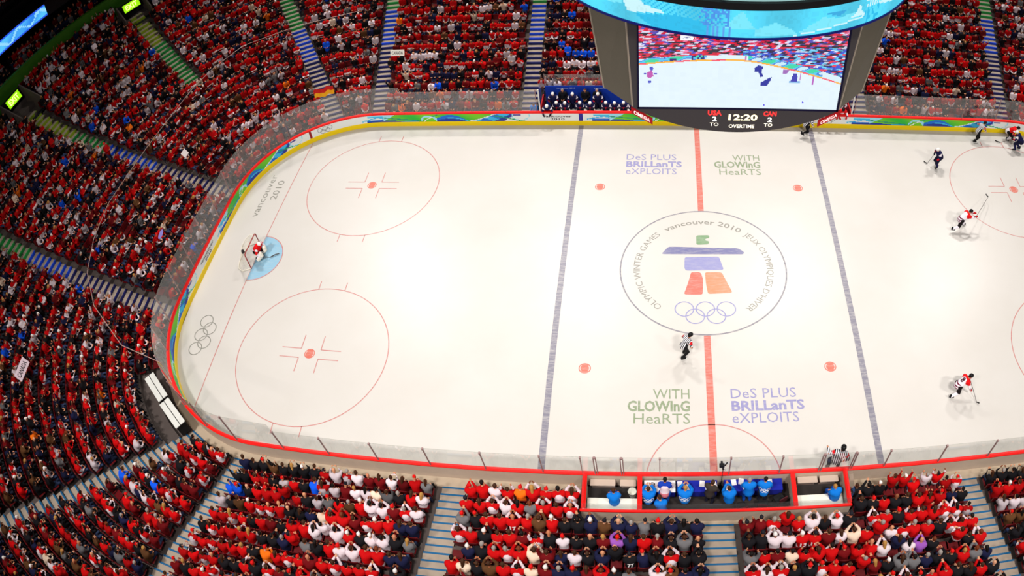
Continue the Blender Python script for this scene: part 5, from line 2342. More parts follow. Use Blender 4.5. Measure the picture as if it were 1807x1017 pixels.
def figure(name, label, J, loc, rz, top, pants, sock=None, hair=None, skin=0, fat=1.0, category='person', skates=False, gloves=None, breeches=False,
           group=None, cell=0.028, sleeve=1.0):
    """top: list of 6 materials; hair: (kind, material)"""
    V, Q, z = surface(body_caps(J), cell)
    e = MB()
    hand_bits(e, J, 0)
    face_bits(e, J, 0, 1, 2)
    o = link(name, merge_mesh(name, V, Q, z, [SKM[skin], M_EYE, M_LIP], e), None, loc, rz)
    tag(o, label, category, group)
    V, Q, z = surface(top_caps(J, fat=fat, hem=0.35 if breeches else 0.1, sleeve=sleeve), cell)
    link('jersey', merge_mesh('jersey', V, Q, z, top), o)
    C = leg_caps(J, fat * (1.0 if not breeches else 1.05))
    if breeches:
        for s in 'lr':
            C.append((J['hi' + s], mid(J['hi' + s], J['kn' + s], 0.85), 0.13, 0.11, 0))
    V, Q, z = surface(C, cell)
    link('trousers' if not breeches else 'breeches', merge_mesh('trousers', V, Q, z, [pants, sock or pants]), o)
    for i in (0, 1):
        sc_ = shoe_caps(J)[i]
        g_ = 1.3 if skates else 1.0
        V, Q, z = surface([(sc_[0], sc_[1], sc_[2] * g_, sc_[3] * g_, 0)] + ([(sc_[0], sc_[0] + vv(0, 0, 0.12), 0.066, 0.062, 0)] if skates else []), cell)
        sk_ = link('skate' if skates else 'shoe', merge_mesh('shoe', V, Q, z * 0, [SKATE]), o)
        if skates:
            b = MB()
            s = 'lr'[i]
            a, t = J['an' + s], J['to' + s]
            d = t - a
            d = d / np.linalg.norm(d)
            b.tube([a - d * 0.06 + vv(0, 0, -0.10), t + d * 0.06 + vv(0, 0, -0.055)], 0.012, 4)
            b.build('blade', [STEEL], sk_)
    if hair:
        kind, m = hair
        f = fwd_of(J)
        if kind == 'helmet':
            hd = J['hea']
            up = hd - J['nec']
            up = up / np.linalg.norm(up)
            V, Q, z = surface([(hd - f * 0.03 + up * 0.04, hd + f * 0.01 + up * 0.055, 0.112, 0.112, 0), (hd - f * 0.06 - up * 0.03, hd - f * 0.05 + up * 0.04, 0.08, 0.10, 0)], 0.028)
            b = MB()
            c = hd + f * 0.085 + up * 0.02
            ax = np.cross(f, up)
            pts = [tuple(hd + ax * 0.10 * math.sin(t) + f * (0.02 + 0.10 * math.cos(t)) + up * 0.03) for t in np.linspace(-1.4, 1.4, 7)]
            hm_ = link('helmet', merge_mesh('helmet', V, Q, z * 0, [m]), o)
            b.tube(pts, 0.008, 4)
            b.build('visor_rim', [M_DARK], hm_)
        else:
            V, Q, z = surface(hair_caps(J, kind), 0.026, pad=0.05)
            link('cap' if kind == 'cap' else 'hair', merge_mesh('hair', V, Q, z * 0, [m]), o)
    if gloves:
        C = []
        for s in 'lr':
            d = J['wr' + s] - J['el' + s]
            d = d / np.linalg.norm(d)
            C = [(J['wr' + s] - d * 0.05, J['wr' + s] + d * 0.04, 0.06, 0.066, 0), (J['wr' + s] + d * 0.03, J['wr' + s] + d * 0.13, 0.06, 0.048, 0)]
            V, Q, z = surface(C, 0.024)
            link('glove', merge_mesh('glove', V, Q, z * 0, [gloves]), o)
    return o


def stick(label, top, heel, toe, dark=True):
    """world coordinates of butt end, heel and toe of the blade"""
    o = empty('hockey_stick', tuple(heel))
    tag(o, label, 'hockey stick')
    h = Vector(heel)
    b = MB()
    b.tube([Vector(top) - h, (0, 0, 0)], 0.016, 5)
    b.build('shaft', [SHAFT_W], o)
    b = MB()
    b.tube([Vector(top) - h, (Vector(top) - h) * 0.93], 0.021, 5)
    b.build('grip_tape', [SHAFT_D], o)
    b = MB()
    t = Vector(toe) - h
    m = t * 0.5 + Vector((-t.y, t.x, 0)) * 0.06
    V = []
    for p in ((0, 0, 0), tuple(m), tuple(t)):
        p = Vector(p)
        n = Vector((-t.y, t.x, 0)).normalized() * 0.012
        for q in (p - n, p + n):
            V += [(q.x, q.y, q.z - 0.0), (q.x, q.y, q.z + 0.075)]
    F = []
    for k in range(2):
        a = 4 * k
        F += [(a, a + 4, a + 5, a + 1), (a + 2, a + 3, a + 7, a + 6), (a + 1, a + 5, a + 7, a + 3), (a, a + 2, a + 6, a + 4)]
    F += [(0, 1, 3, 2), (8, 10, 11, 9)]
    b.add(V, F)
    b.build('blade', [SHAFT_D if dark else SHAFT_W], o)
    return o


def wpos(J, key, loc, rz, ext=0.06):
    """world position of a hand"""
    d = J[key] - J['el' + key[-1]]
    p = J[key] + d / np.linalg.norm(d) * ext
    return Matrix.Translation(loc) @ Matrix.Rotation(rz, 4, 'Z') @ Vector(p)


def head2(ang):
    """rotation that turns +y to the compass direction ang (degrees, 0 = +x)"""
    return math.radians(ang - 90)


T_ZEB = stripes_mat('referee_stripes', srgb(30, 28, 32), srgb(236, 234, 240), 13.0)
T_BLK = cm('referee_trousers', srgb(20, 18, 20))
T_HK = cm('helmet_black', srgb(20, 18, 20), 0.35)
T_HW = cm('helmet_white', srgb(240, 236, 232), 0.35)
T_ARM = cm('armband_red', srgb(206, 20, 28))
ZB6 = [T_ZEB] * 6
ZBR = [T_ZEB, T_ZEB, T_ZEB, T_ARM, T_ZEB, T_ZEB]

J = skater(0.84, 26, 4, (-0.12, 0.0, 0.0), (0.13, -0.28, 0.0), hl=(-0.16, 0.26, 1.05), hr=(0.28, 0.18, 0.98))
figure('referee', 'striped referee with red armband gliding just below the centre circle', J, (-1.15, -5.86, 0), head2(35), ZBR, T_BLK, hair=('helmet', T_HK), skates=True, fat=1.08)
J = skater(0.86, 12, 14, (-0.20, -0.10, 0.0), (0.20, 0.02, 0.0), hl=(-0.42, 0.25, 1.25), hr=(0.36, 0.0, 0.92))
figure('linesman', 'striped linesman standing against the glass by the right penalty box', J, (5.38, -12.52, 0), head2(75), ZBR, T_BLK, hair=('helmet', T_HK), skates=True, fat=1.2).scale = (1.12, 1.12, 1.12)
J = skater(0.82, 34, 0, (-0.12, -0.02, 0.0), (0.14, -0.50, 0.20), hl=(-0.22, 0.45, 1.0), hr=(0.24, 0.30, 0.95))
figure('linesman', 'striped linesman skating along the far boards beside the right blue line', J, (7.45, 12.12, 0), head2(15), ZB6, T_BLK, hair=('helmet', T_HK), skates=True, fat=1.08)
J = skater(0.80, 38, 0, (-0.16, 0.12, 0.0), (0.18, -0.42, 0.02), hl=(-0.30, 0.35, 1.0), hr=(0.28, 0.40, 0.95))
figure('referee', 'striped referee with red armband striding near the far right faceoff circle', J, (19.95, 11.98, 0), head2(20), ZBR, T_BLK, hair=('helmet', T_HK), skates=True, fat=1.1)

P_NAVY = cm('navy_jersey', srgb(20, 22, 66))
P_RWS = cm('red_trim', srgb(190, 20, 36))
P_WJ = cm('white_jersey', srgb(240, 232, 240))
P_RJ = cm('red_shoulder', srgb(216, 14, 20))
P_NP = cm('navy_breeches', srgb(18, 18, 46))
P_BP = cm('black_breeches', srgb(24, 14, 18))
US6 = [P_NAVY, P_NAVY, P_NAVY, P_WJ, P_NAVY, P_RWS]
P_WSTR = stripes_mat('hem_stripes', srgb(240, 232, 240), srgb(110, 30, 60), 9.0, 2)
CA6 = [P_RJ, P_WJ, P_WSTR, P_RJ, P_WJ, P_WSTR]

J = skater(0.80, 30, 0, (-0.18, 0.10, 0.0), (0.16, -0.22, 0.0), hl=(-0.24, 0.40, 0.80), hr=(0.26, 0.26, 1.02))
L_, R_ = (15.95, 8.98, 0), head2(200)
figure('hockey_player', 'player in navy jersey and white helmet holding a stick low, right of centre', J, L_, R_, US6, P_NP, cm('navy_sock', srgb(30, 28, 70)), ('helmet', T_HW), skates=True, gloves=GLOVE_K, breeches=True, fat=1.25)
stick('stick held by the navy player with the white helmet', wpos(J, 'wrr', L_, R_), (15.32, 9.20, 0.03), (15.14, 9.42, 0.03))
J = skater(0.76, 48, 0, (-0.15, 0.25, 0.0), (0.16, -0.78, 0.12), hl=(-0.05, 0.85, 1.05), hr=(0.22, 0.80, 0.98))
L_, R_ = (15.95, 3.12, 0), head2(12)
figure('hockey_player', 'white jersey player with red shoulders reaching forward, stick toward the faceoff spot', J, L_, R_, CA6, P_BP, P_WJ, ('helmet', T_HK), skates=True, gloves=GLOVE_R, breeches=True, fat=1.25)
stick('stick pointing up and away from the reaching white jersey player', wpos(J, 'wrr', L_, R_, 0.0), (18.50, 5.45, 0.45), (18.42, 5.72, 0.45))
J = skater(0.74, 46, 0, (-0.18, 0.18, 0.0), (0.18, -0.50, 0.0), hl=(-0.25, 0.55, 0.85), hr=(0.40, 0.45, 0.62))
L_, R_ = (12.45, -8.72, 0), head2(12)
pl = figure('hockey_player', 'player in white jersey with red shoulders stretching for the puck, lower right', J, L_, R_, CA6, P_BP, P_WJ, ('helmet', T_HK), skates=True, gloves=GLOVE_R, breeches=True, fat=1.25)
stick('stick held by the white jersey player at lower right', wpos(J, 'wrl', L_, R_), (13.40, -9.42, 0.03), (13.52, -9.50, 0.03))
# number on the back
b = MB()
pe, ne = J['pel'], J['nec']
ax = (ne - pe) / np.linalg.norm(ne - pe)
bk_ = -fwd_of(J)
rt_ = vv(1, 0, 0)


def on_back(u, v, r=0.222):
    x = u - 0.09
    p = pe + ax * (0.22 + v) + rt_ * x + bk_ * math.sqrt(max(r * r - x * x, 0.001))
    return tuple(p)


put_text(b, '8', on_back, 0.18, 0.27, 0.04)
b.build('back_number', [cm('number_maroon', srgb(70, 20, 40))], pl)
J = skater(0.78, 40, 0, (-0.2, 0.20, 0.0), (0.16, -0.10, 0.0), hl=(-0.25, 0.6, 0.9), hr=(0.28, 0.62, 0.85))
L_, R_ = (22.95, 10.95, 0), head2(150)
figure('hockey_player', 'player in navy jersey battling at the far right edge of the rink', J, L_, R_, US6, P_NP, cm('navy_sock', srgb(30, 28, 70)), ('helmet', T_HW), skates=True, gloves=GLOVE_K, breeches=True, fat=1.3)
stick('stick laid on the ice by the players at far right', wpos(J, 'wrl', L_, R_), (21.75, 11.72, 0.03), (21.42, 11.92, 0.03))
J = skater(0.66, 55, 0, (-0.22, 0.15, 0.0), (0.22, 0.0, 0.0), hl=(-0.3, 0.5, 0.7), hr=(0.3, 0.5, 0.7))
figure('hockey_player', 'player in red and white jersey bent low at the far boards, right edge', J, (22.5, 12.25, 0), head2(-25), [P_RJ, P_RJ, P_WJ, P_WJ, P_RJ, P_WJ], P_BP, P_WJ, ('helmet', T_HK), skates=True, gloves=GLOVE_R, breeches=True, fat=1.25)

# goalkeeper and goal ----------------------------------------------------------
J = skater(0.52, 42, 0, (-0.34, 0.12, 0.0), (0.34, 0.12, 0.0), hl=(-0.40, 0.48, 0.62), hr=(0.36, 0.52, 0.50))
L_, R_ = (-27.0, 0.12, 0), head2(-8)
gk = figure('goalkeeper', 'goalkeeper in red with white leg pads crouched in the goal mouth', J, L_, R_, [P_RJ, P_RJ, P_WJ, P_WJ, P_RJ, P_WJ], P_BP, P_WJ, ('helmet', T_HW), skates=True, gloves=cm('catching_glove', srgb(232, 224, 214)), breeches=True, fat=1.45)
M_PAD = cm('leg_pad', srgb(238, 230, 214))
for s in 'lr':
    k_, a_ = J['kn' + s], J['an' + s]
    C = [(k_ + vv(0, 0.06, 0.18), k_ + vv(0, 0.09, 0.0), 0.12, 0.13, 0), (k_ + vv(0, 0.09, 0.0), a_ + vv(0, 0.12, -0.02), 0.13, 0.12, 0)]
    V, Q, z = surface(C, 0.03)
    link('leg_pad', merge_mesh('leg_pad', V, Q, z * 0, [M_PAD]), gk)
stick('goalkeeper stick with pale paddle lying toward the crease', wpos(J, 'wrr', L_, R_), (-26.05, 0.05, 0.04), (-25.55, 0.38, 0.04), False)

M_GRED = mat('goal_frame_red', srgb(150, 22, 20), rough=0.4)
M_GWHT = mat('goal_base_white', srgb(226, 220, 206), rough=0.5)
M_NET = mat('goal_net_cord', srgb(226, 220, 204), rough=0.8)
gx = -89 * FT
for sgn, lb in ((1, 'at the left end of the rink'),):
    g = empty('goal', (gx, 0, 0))
    tag(g, 'red framed hockey goal with white net ' + lb, 'goal')
    b = MB()
    hw, hh = 0.915, 1.22
    b.tube([(0, -hw, 0), (0, -hw, hh - 0.08), (0, -hw + 0.08, hh), (0, hw - 0.08, hh), (0, hw, hh - 0.08), (0, hw, 0)], 0.034, 8)
    b.build('front_frame', [M_GRED], g)
    b = MB()
    base = [(0, -hw, 0.04), (-0.55, -hw - 0.25, 0.04), (-0.95, -hw - 0.05, 0.04), (-1.12, -0.4, 0.04), (-1.12, 0.4, 0.04), (-0.95, hw + 0.05, 0.04), (-0.55, hw + 0.25, 0.04), (0, hw, 0.04)]
    b.tube(base, 0.035, 6)
    top = [(0, -hw + 0.1, hh), (-0.36, -hw + 0.2, hh - 0.02), (-0.52, -0.3, hh - 0.02), (-0.52, 0.3, hh - 0.02), (-0.36, hw - 0.2, hh - 0.02), (0, hw - 0.1, hh)]
    b.tube(top, 0.02, 6)
    b.tube([(-0.52, 0, hh - 0.02), (-1.12, 0, 0.04)], 0.02, 6)
    b.build('back_frame', [M_GWHT], g)
    b = MB()
    # net: lines between the top rail and the base rail, and level rings

    def along(P, t):
        L = [0]
        for a, c in zip(P[:-1], P[1:]):
            L.append(L[-1] + (Vector(c) - Vector(a)).length)
        t *= L[-1]
        for i in range(len(P) - 1):
            if t <= L[i + 1] + 1e-9:
                f = (t - L[i]) / (L[i + 1] - L[i])
                return Vector(P[i]).lerp(Vector(P[i + 1]), f)
        return Vector(P[-1])
    N = 34
    for i in range(N + 1):
        p, q = along(top, i / N), along(base, i / N)
        mdl = p.lerp(q, 0.5) + Vector((0.04, 0, 0))
        b.tube([p, mdl, q], 0.006, 3, cap=False)
    for k in range(1, 12):
        f = k / 12
        pts = []
        for i in range(N + 1):
            p, q = along(top, i / N), along(base, i / N)
            mdl = p.lerp(q, 0.5) + Vector((0.04, 0, 0))
            pts.append(p.lerp(mdl, 2 * f) if f < 0.5 else mdl.lerp(q, 2 * f - 1))
        b.tube(pts, 0.006, 3, cap=False)
    for i in range(1, 14):
        y = -hw + 2 * hw * i / 14
        b.tube([(0, y, hh), (-0.50, y * 0.85, hh - 0.02)], 0.006, 3, cap=False)
    b.build('net', [M_NET], g)
    b = MB()
    b.rbox((-0.62, -0.09, 1.18), (-0.44, 0.09, 1.40), 0.06)
    bt = b.build('water_bottle', [mat('bottle_dark', srgb(40, 36, 36), rough=0.4)])
    bt.location = (gx + 0.35, -0.72, 0)
    tag(bt, 'small dark water bottle on top of the goal net', 'bottle')

# ------------------------------------------------------------------ penalty boxes and timekeepers
M_RED = _mats['red_cap']
M_RUB = mat('rubber_floor', srgb(48, 42, 40), rough=0.9, noise=0.15, scale=2)
M_BENCH = mat('bench_white', srgb(226, 226, 214), rough=0.5)
M_BCLOTH = mat('table_cloth_blue', srgb(16, 30, 150), rough=0.9)
M_PAPER = mat('paper_white', srgb(240, 236, 236), rough=0.8)
M_BEIGE = mat('gate_panel', srgb(196, 176, 160), rough=0.6)
b = MB()
b.box((-5.68, -14.85, 0.0), (5.68, -13.14, 0.02))
tag(b.build('floor_rubber', [M_RUB]), 'dark rubber floor inside the penalty and timekeeper boxes', kind='structure')
for x, lb in ((-5.65, 'left end wall of the left penalty box'), (-3.28, 'divider between left penalty box and timekeepers'), (3.34, 'divider between timekeepers and right penalty box'), (5.70, 'right end wall of the right penalty box')):
    o = empty('box_divider', (x, -13.14, 0))
    tag(o, 'red topped ' + lb, 'divider')
    b = MB()
    b.box((-0.05, -1.66, 0.02), (0.05, -0.01, 1.05))
    b.build('divider_panel', [M_BACK], o)
    b = MB()
    b.box((-0.10, -1.64, 1.05), (0.10, -0.0, 1.11))
    b.build('divider_cap', [M_RED], o)
    if abs(x) > 5:
        b = MB()
        b.add([(0, -1.6, 1.11), (0, -0.02, 1.11), (0, -0.02, 2.5), (0, -1.6, 2.1)], [(0, 1, 2, 3)])
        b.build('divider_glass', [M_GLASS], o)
o = empty('box_rear_wall', (0, -14.85, 0))
tag(o, 'long low rear wall with red rail behind the penalty boxes', 'wall panel')
b = MB()
b.box((-5.75, -0.06, 0.0), (5.75, 0.02, 1.02))
b.build('rear_panel', [M_BACK], o)
b = MB()
b.rbox((-5.80, -0.08, 1.02), (5.80, 0.05, 1.09), 0.02)
b.build('rear_rail', [M_RED], o)
b = MB()
b.add([(-5.7, 0.0, 1.09), (5.7, 0.0, 1.09), (5.7, 0.0, 1.75), (-5.7, 0.0, 1.75)], [(0, 1, 2, 3)])
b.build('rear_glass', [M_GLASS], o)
for x0, x1, lb in ((-5.56, -3.40, 'left'), (3.46, 5.58, 'right')):
    o = empty('bench', ((x0 + x1) / 2, -14.25, 0.02))
    w = (x1 - x0) / 2
    tag(o, 'long white bench along the rear of the %s penalty box' % lb, 'bench')
    b = MB()
    b.rbox((-w, -0.28, 0.40), (w, 0.26, 0.46), 0.03)
    b.build('bench_top', [M_BENCH], o)
    for sx in (-w + 0.15, w - 0.15):
        b = MB()
        b.box((sx - 0.04, -0.22, 0.0), (sx + 0.04, 0.20, 0.40))
        b.build('leg', [M_BEIGE], o)
b = MB()
for x0, x1, g0 in ((-5.45, -4.35, 'a'), (-4.15, -3.45, 'b'), (3.6, 4.5, 'c'), (4.6, 5.45, 'd')):
    o = empty('gate_ledge', ((x0 + x1) / 2, -13.14, 0))
    tag(o, {'a': 'grey beige gate panel at the front left of the left penalty box', 'b': 'beige shelf at the front right of the left penalty box',
            'c': 'beige shelf at the front left of the right penalty box', 'd': 'grey beige gate panel the linesman stands beside'}[g0], 'shelf')
    w = (x1 - x0) / 2
    b = MB()
    b.rbox((-w, -0.34, 0.62), (w, -0.02, 0.70), 0.03)
    b.build('shelf_top', [M_BEIGE], o)
    b = MB()
    b.box((-w + 0.04, -0.12, 0.02), (w - 0.04, -0.02, 0.62))
    b.build('shelf_panel', [mat('shelf_side', srgb(150, 130, 122), rough=0.7)], o)
b = MB()
V, F = [], []
bz = [(0.15, 0.0), (0.17, 0.2), (0.19, 0.42), (0.20, 0.43), (0.175, 0.42), (0.15, 0.06)]
for r, z in bz:
    for k in range(16):
        a = 2 * math.pi * k / 16
        V.append((r * math.cos(a), r * math.sin(a), z))
for i in range(len(bz) - 1):
    for k in range(16):
        F.append((i * 16 + k, i * 16 + (k + 1) % 16, (i + 1) * 16 + (k + 1) % 16, (i + 1) * 16 + k))
F.append(tuple(range(80, 96)))
b.add(V, F)
bucket = empty('bucket', (-3.62, -13.62, 0.02))
tag(bucket, 'white bucket on the floor of the left penalty box', 'bucket')
b.build('pail', [M_BENCH], bucket, smooth=True)
b = MB()
b.tube([(0.19 * math.cos(a), 0.19 * math.sin(a), 0.43 + 0.06 * math.sin(a * 1.0) ** 2) for a in np.linspace(0, math.pi, 9)], 0.006, 4)
b.build('bucket_handle', [M_DARK], bucket)

tables = [(-3.10, -1.75, 'left'), (-1.70, 0.05, 'middle left'), (0.35, 1.9, 'middle right'), (1.95, 2.9, 'right')]
for x0, x1, lb in tables:
    o = empty('table', ((x0 + x1) / 2, -13.5, 0.02))
    tag(o, 'timekeepers table with blue cloth, %s of four' % lb, 'table', )
    w = (x1 - x0) / 2
    b = MB()
    b.rbox((-w, -0.30, 0.70), (w, 0.28, 0.735), 0.02)
    b.build('table_top', [M_BCLOTH if 'left' != lb else M_PAPER], o)
    b = MB()
    b.box((-w, -0.30, 0.25), (w, -0.28, 0.70))
    b.box((-w, -0.30, 0.25), (-w + 0.02, 0.28, 0.70))
    b.box((w - 0.02, -0.30, 0.25), (w, 0.28, 0.70))
    b.build('table_skirt', [M_BCLOTH], o)
    for sx in (-w + 0.08, w - 0.08):
        b = MB()
        b.tube([(sx, 0.2, 0), (sx, 0.2, 0.70)], 0.02, 6)
        b.build('leg', [M_DARK], o)
pr = random.Random(3)
PAPERS = [(-2.35, -13.48, 0.1), (-2.02, -13.40, -0.1), (-1.55, -13.42, 0.05), (-1.28, -13.58, 0.2), (-0.60, -13.40, -0.1), (-0.35, -13.62, 0.1), (-0.08, -13.45, 0.3),
          (0.55, -13.62, -0.2), (0.78, -13.36, 0.1), (1.10, -13.32, -0.15), (1.22, -13.55, 0.5), (2.35, -13.40, 0.0)]
for k, (x, y, a) in enumerate(PAPERS):
    b = MB()
    b.box((-0.11, -0.15, 0.0), (0.11, 0.15, 0.004))
    o = b.build('paper_sheet', [M_PAPER], None, (x, y, 0.756), a)
    tag(o, 'white paper sheet on the timekeepers table, %s from the left end' % ordn(k), 'paper', 'papers on the timekeepers tables')
for x, y, lb in ((-2.75, -13.42, 'left'), (1.62, -13.42, 'right')):
    o = empty('headset', (x, y, 0.757))
    tag(o, 'dark headset lying on the %s timekeepers table' % lb, 'headset')
    b = MB()
    b.tube([(0.09 * math.cos(t), 0.09 * math.sin(t), 0.02) for t in np.linspace(0.2, 2.94, 9)], 0.01, 5)
    b.build('headband', [M_DARK], o)
    for sx in (-1, 1):
        b = MB()
        b.ball((sx * 0.09, 0.0, 0.03), (0.03, 0.045, 0.03))
        b.build('ear_cup', [M_DARK], o)


def desk_chair(x, y, rz, lb):
    o = empty('office_chair', (x, y, 0.02), rz)
    tag(o, 'black chair ' + lb, 'chair')
    b = MB()
    b.rbox((-0.23, -0.22, 0.42), (0.23, 0.22, 0.48), 0.06)
    b.build('seat', [M_BLACK], o)
    b = MB()
    b.rbox((-0.21, -0.28, 0.55), (0.21, -0.23, 0.95), 0.02)
    b.build('backrest', [mat('chair_maroon', srgb(70, 14, 24), rough=0.6)], o)
    for sx in (-0.18, 0.18):
        for sy in (-0.18, 0.18):
            b = MB()
            b.tube([(sx * 1.1, sy * 1.1, 0), (sx, sy, 0.42)], 0.014, 5)
            b.build('leg', [M_DARK], o)
    for sx in (-0.16, 0.16):
        b = MB()
        b.tube([(sx, -0.22, 0.45), (sx, -0.27, 0.6)], 0.012, 5)
        b.build('back_strut', [M_DARK], o)


desk_chair(1.05, -14.45, 0.3, 'behind the bent official in blue')
desk_chair(2.0, -14.35, -0.2, 'behind the right standing official in blue')
desk_chair(2.75, -14.1, 0.5, 'near the right divider of the timekeepers box')

BLUE = cm('volunteer_jacket_blue', srgb(10, 118, 214))
BLUE6 = [BLUE] * 6
BPANT = cm('volunteer_trousers', srgb(14, 70, 160))
DPANT = cm('dark_trousers', srgb(26, 26, 40))
SKN = {'brown': cm('hair_b', HR['brown'], 0.6), 'black': cm('hair_k', HR['black'], 0.6), 'grey': cm('hair_g', HR['grey'], 0.6), 'fair': cm('hair_f', HR['fair'], 0.6)}
M_RNGW = cm('emblem_white', srgb(240, 244, 250))


def back_rings(o, J, z0):
    b = MB()
    g = back_map(J, 0.245 if J['pel'][2] > 0.7 else 0.285)
    rings(b, 0, 0, 0.075, 0.03, fn=lambda x, y: g(x, 0.27 + y), n=14)
    b.build('ring_emblem', [M_RNGW], o)


def official(label, x, y, z, rz, kind, hair, rings_=True, top=None, pants=None, stand=False, lean=0.0, fat=1.28):
    if stand:
        J = skater(0.92, lean, 0, (-0.13, 0.0, -0.03), (0.13, 0.0, -0.03), hl=(-0.16, 0.36, 1.0), hr=(0.16, 0.36, 1.0))
    else:
        J = sit_pose(kind)
    o = figure('official', label, J, (x, y, z), rz, top or BLUE6, pants or BPANT, hair=hair, fat=fat, skin=R.choice((0, 0, 4, 1)))
    if rings_:
        back_rings(o, J, J['che'][2] - 0.08)
    return o


official('official in blue jacket sitting on the left penalty box bench', -4.38, -14.12, 0.02, 0.1, 5, ('short', SKN['brown']), False)
official('seated official in blue jacket with rings, arms wide at the left table', -2.92, -14.02, 0.02, -0.05, 2, ('short', SKN['brown']))
WB = [cm('sweater_blue', srgb(20, 60, 170)), cm('sweater_white', srgb(236, 214, 222)), cm('sweater_pink', srgb(220, 120, 130)), cm('sweater_white', srgb(236, 214, 222)), cm('sweater_white', srgb(236, 214, 222)), cm('sweater_white', srgb(236, 214, 222))]
official('person in white sweater with blue shoulders leaning over the papers', -2.22, -13.92, 0.02, -0.05, 0, ('short', SKN['black']), False, WB, BPANT, True, 22)
official('official in blue crouching behind the white sweater person', -2.35, -14.50, 0.0, 0.3, 1, ('short', SKN['brown']), False, fat=1.15)
official('seated official in blue jacket with rings, middle of the left group', -1.35, -13.98, 0.02, -0.1, 2, ('short', SKN['fair']))
COAT = [cm('coat_grey', srgb(58, 50, 46))] * 6
official('person in dark grey coat turned to the right at the table', -0.30, -14.0, 0.02, -0.5, 0, ('short', SKN['brown']), False, COAT, DPANT, True, 16, 1.15)
official('official in blue jacket bending over the papers right of the centre line', 0.55, -14.02, 0.02, 0.15, 4, ('short', SKN['brown']), False)
official('standing official in blue with blue trousers right of the bent one', 1.36, -13.95, 0.02, 0.0, 0, ('short', SKN['grey']), False, None, None, True, 16, 1.25)
official('official in blue jacket with large rings at the right table', 2.02, -13.95, 0.02, -0.15, 0, ('short', SKN['black']), True, None, DPANT, True, 18, 1.3)
official('official in blue jacket on the right penalty box bench', 5.18, -14.14, 0.02, 0.35, 5, ('short', SKN['fair']), False)

# remote camera on its pole in front of the timekeepers
o = empty('pole_camera', (0.24, -13.22, 0))
tag(o, 'black remote camera on a thin pole in front of the timekeepers', 'camera')
b = MB()
b.tube([(0, 0, 0), (0.02, 0.02, 1.75)], 0.016, 6)
b.build('pole', [M_DARK], o)
b = MB()
b.rbox((-0.16, -0.02, 1.98), (0.06, 0.14, 2.12), 0.02)
b.tube([(-0.05, 0.14, 2.05), (-0.05, 0.26, 2.05)], 0.05, 8)
b.build('camera_body', [M_BLACK], o)
b = MB()
b.tube([(-0.02, 0.06, 1.98), (0.02, 0.02, 1.72)], 0.035, 6)
b.tube([(0.08, 0.05, 2.04), (0.17, 0.12, 2.2)], 0.03, 6)
b.build('pan_head', [M_BLACK], o)
b = MB()
b.tube([(0.06 + 0.05 * math.cos(t), 0.0, 1.72 + 0.09 * math.sin(t)) for t in np.linspace(0, 6, 9)], 0.006, 4)
b.build('cable_loop', [M_DARK], o)

# ------------------------------------------------------------------ team benches on the far side
M_BBLUE = mat('bench_back_blue', srgb(8, 56, 176), rough=0.7, noise=0.08)
o = empty('bench_backdrop', (0, 15.05, 0))
tag(o, 'tall blue wall panel with glass on top behind the team benches', 'wall panel')
b = MB()
b.box((-10.4, -0.04, 0.0), (10.45, 0.04, 1.80))
b.build('blue_panel', [M_BBLUE], o)
for k in range(4):
    b = MB()
    put_text(b, 'vancouver 2010', lambda u, v, k=k: (-9.6 + 2.6 * k + u, -0.05, 1.60 + v), 1.3, 0.10, 0.0)
    b.build('panel_lettering', [mat('panel_letters', srgb(190, 205, 240))], o)
b = MB()
b.add([(-10.4, 0, 1.80), (10.45, 0, 1.80), (10.45, 0, 2.75), (-10.4, 0, 2.75)], [(0, 1, 2, 3)])
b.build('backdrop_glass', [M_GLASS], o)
for x in (-10.4, -7.8, -5.2, 5.2, 7.8, 10.45):
    b = MB()
    b.box((x - 0.02, -0.03, 1.80), (x + 0.02, 0.03, 2.78))
    b.build('backdrop_post', [M_ALU], o)
for x, lb in ((-10.55, 'left'), (10.6, 'right')):
    o = empty('bench_end_wall', (x, 13.15, 0))
    tag(o, 'red side panel and tall glass at the %s end of the team benches' % lb, 'divider')
    b = MB()
    b.box((-0.04, 0.0, 0.0), (0.04, 1.85, 1.15))
    b.build('end_panel', [mat('end_panel_red', srgb(196, 20, 18), rough=0.5)], o)
    b = MB()
    b.add([(0, 0.02, 1.15), (0, 1.85, 1.15), (0, 1.85, 2.75), (0, 0.02, 2.75)], [(0, 1, 2, 3)])
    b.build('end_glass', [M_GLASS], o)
    b = MB()
    b.box((-0.04, -0.03, 1.07), (0.04, 0.05, 2.8))
    b.build('end_post', [mat('post_white', srgb(226, 226, 226), rough=0.4)], o)
for x0, x1, lb in ((-10.2, -0.9, 'left'), (0.9, 10.2, 'right')):
    o = empty('bench', ((x0 + x1) / 2, 14.02, 0.0))
    tag(o, 'long players bench behind the far boards, %s team' % lb, 'bench')
    w = (x1 - x0) / 2
    b = MB()
    b.rbox((-w, -0.2, 0.40), (w, 0.2, 0.46), 0.03)
    b.build('bench_top', [M_BENCH], o)
    b = MB()
    b.box((-w, -0.12, 0.0), (w, -0.08, 0.40))
    b.build('bench_base', [M_BEIGE], o)

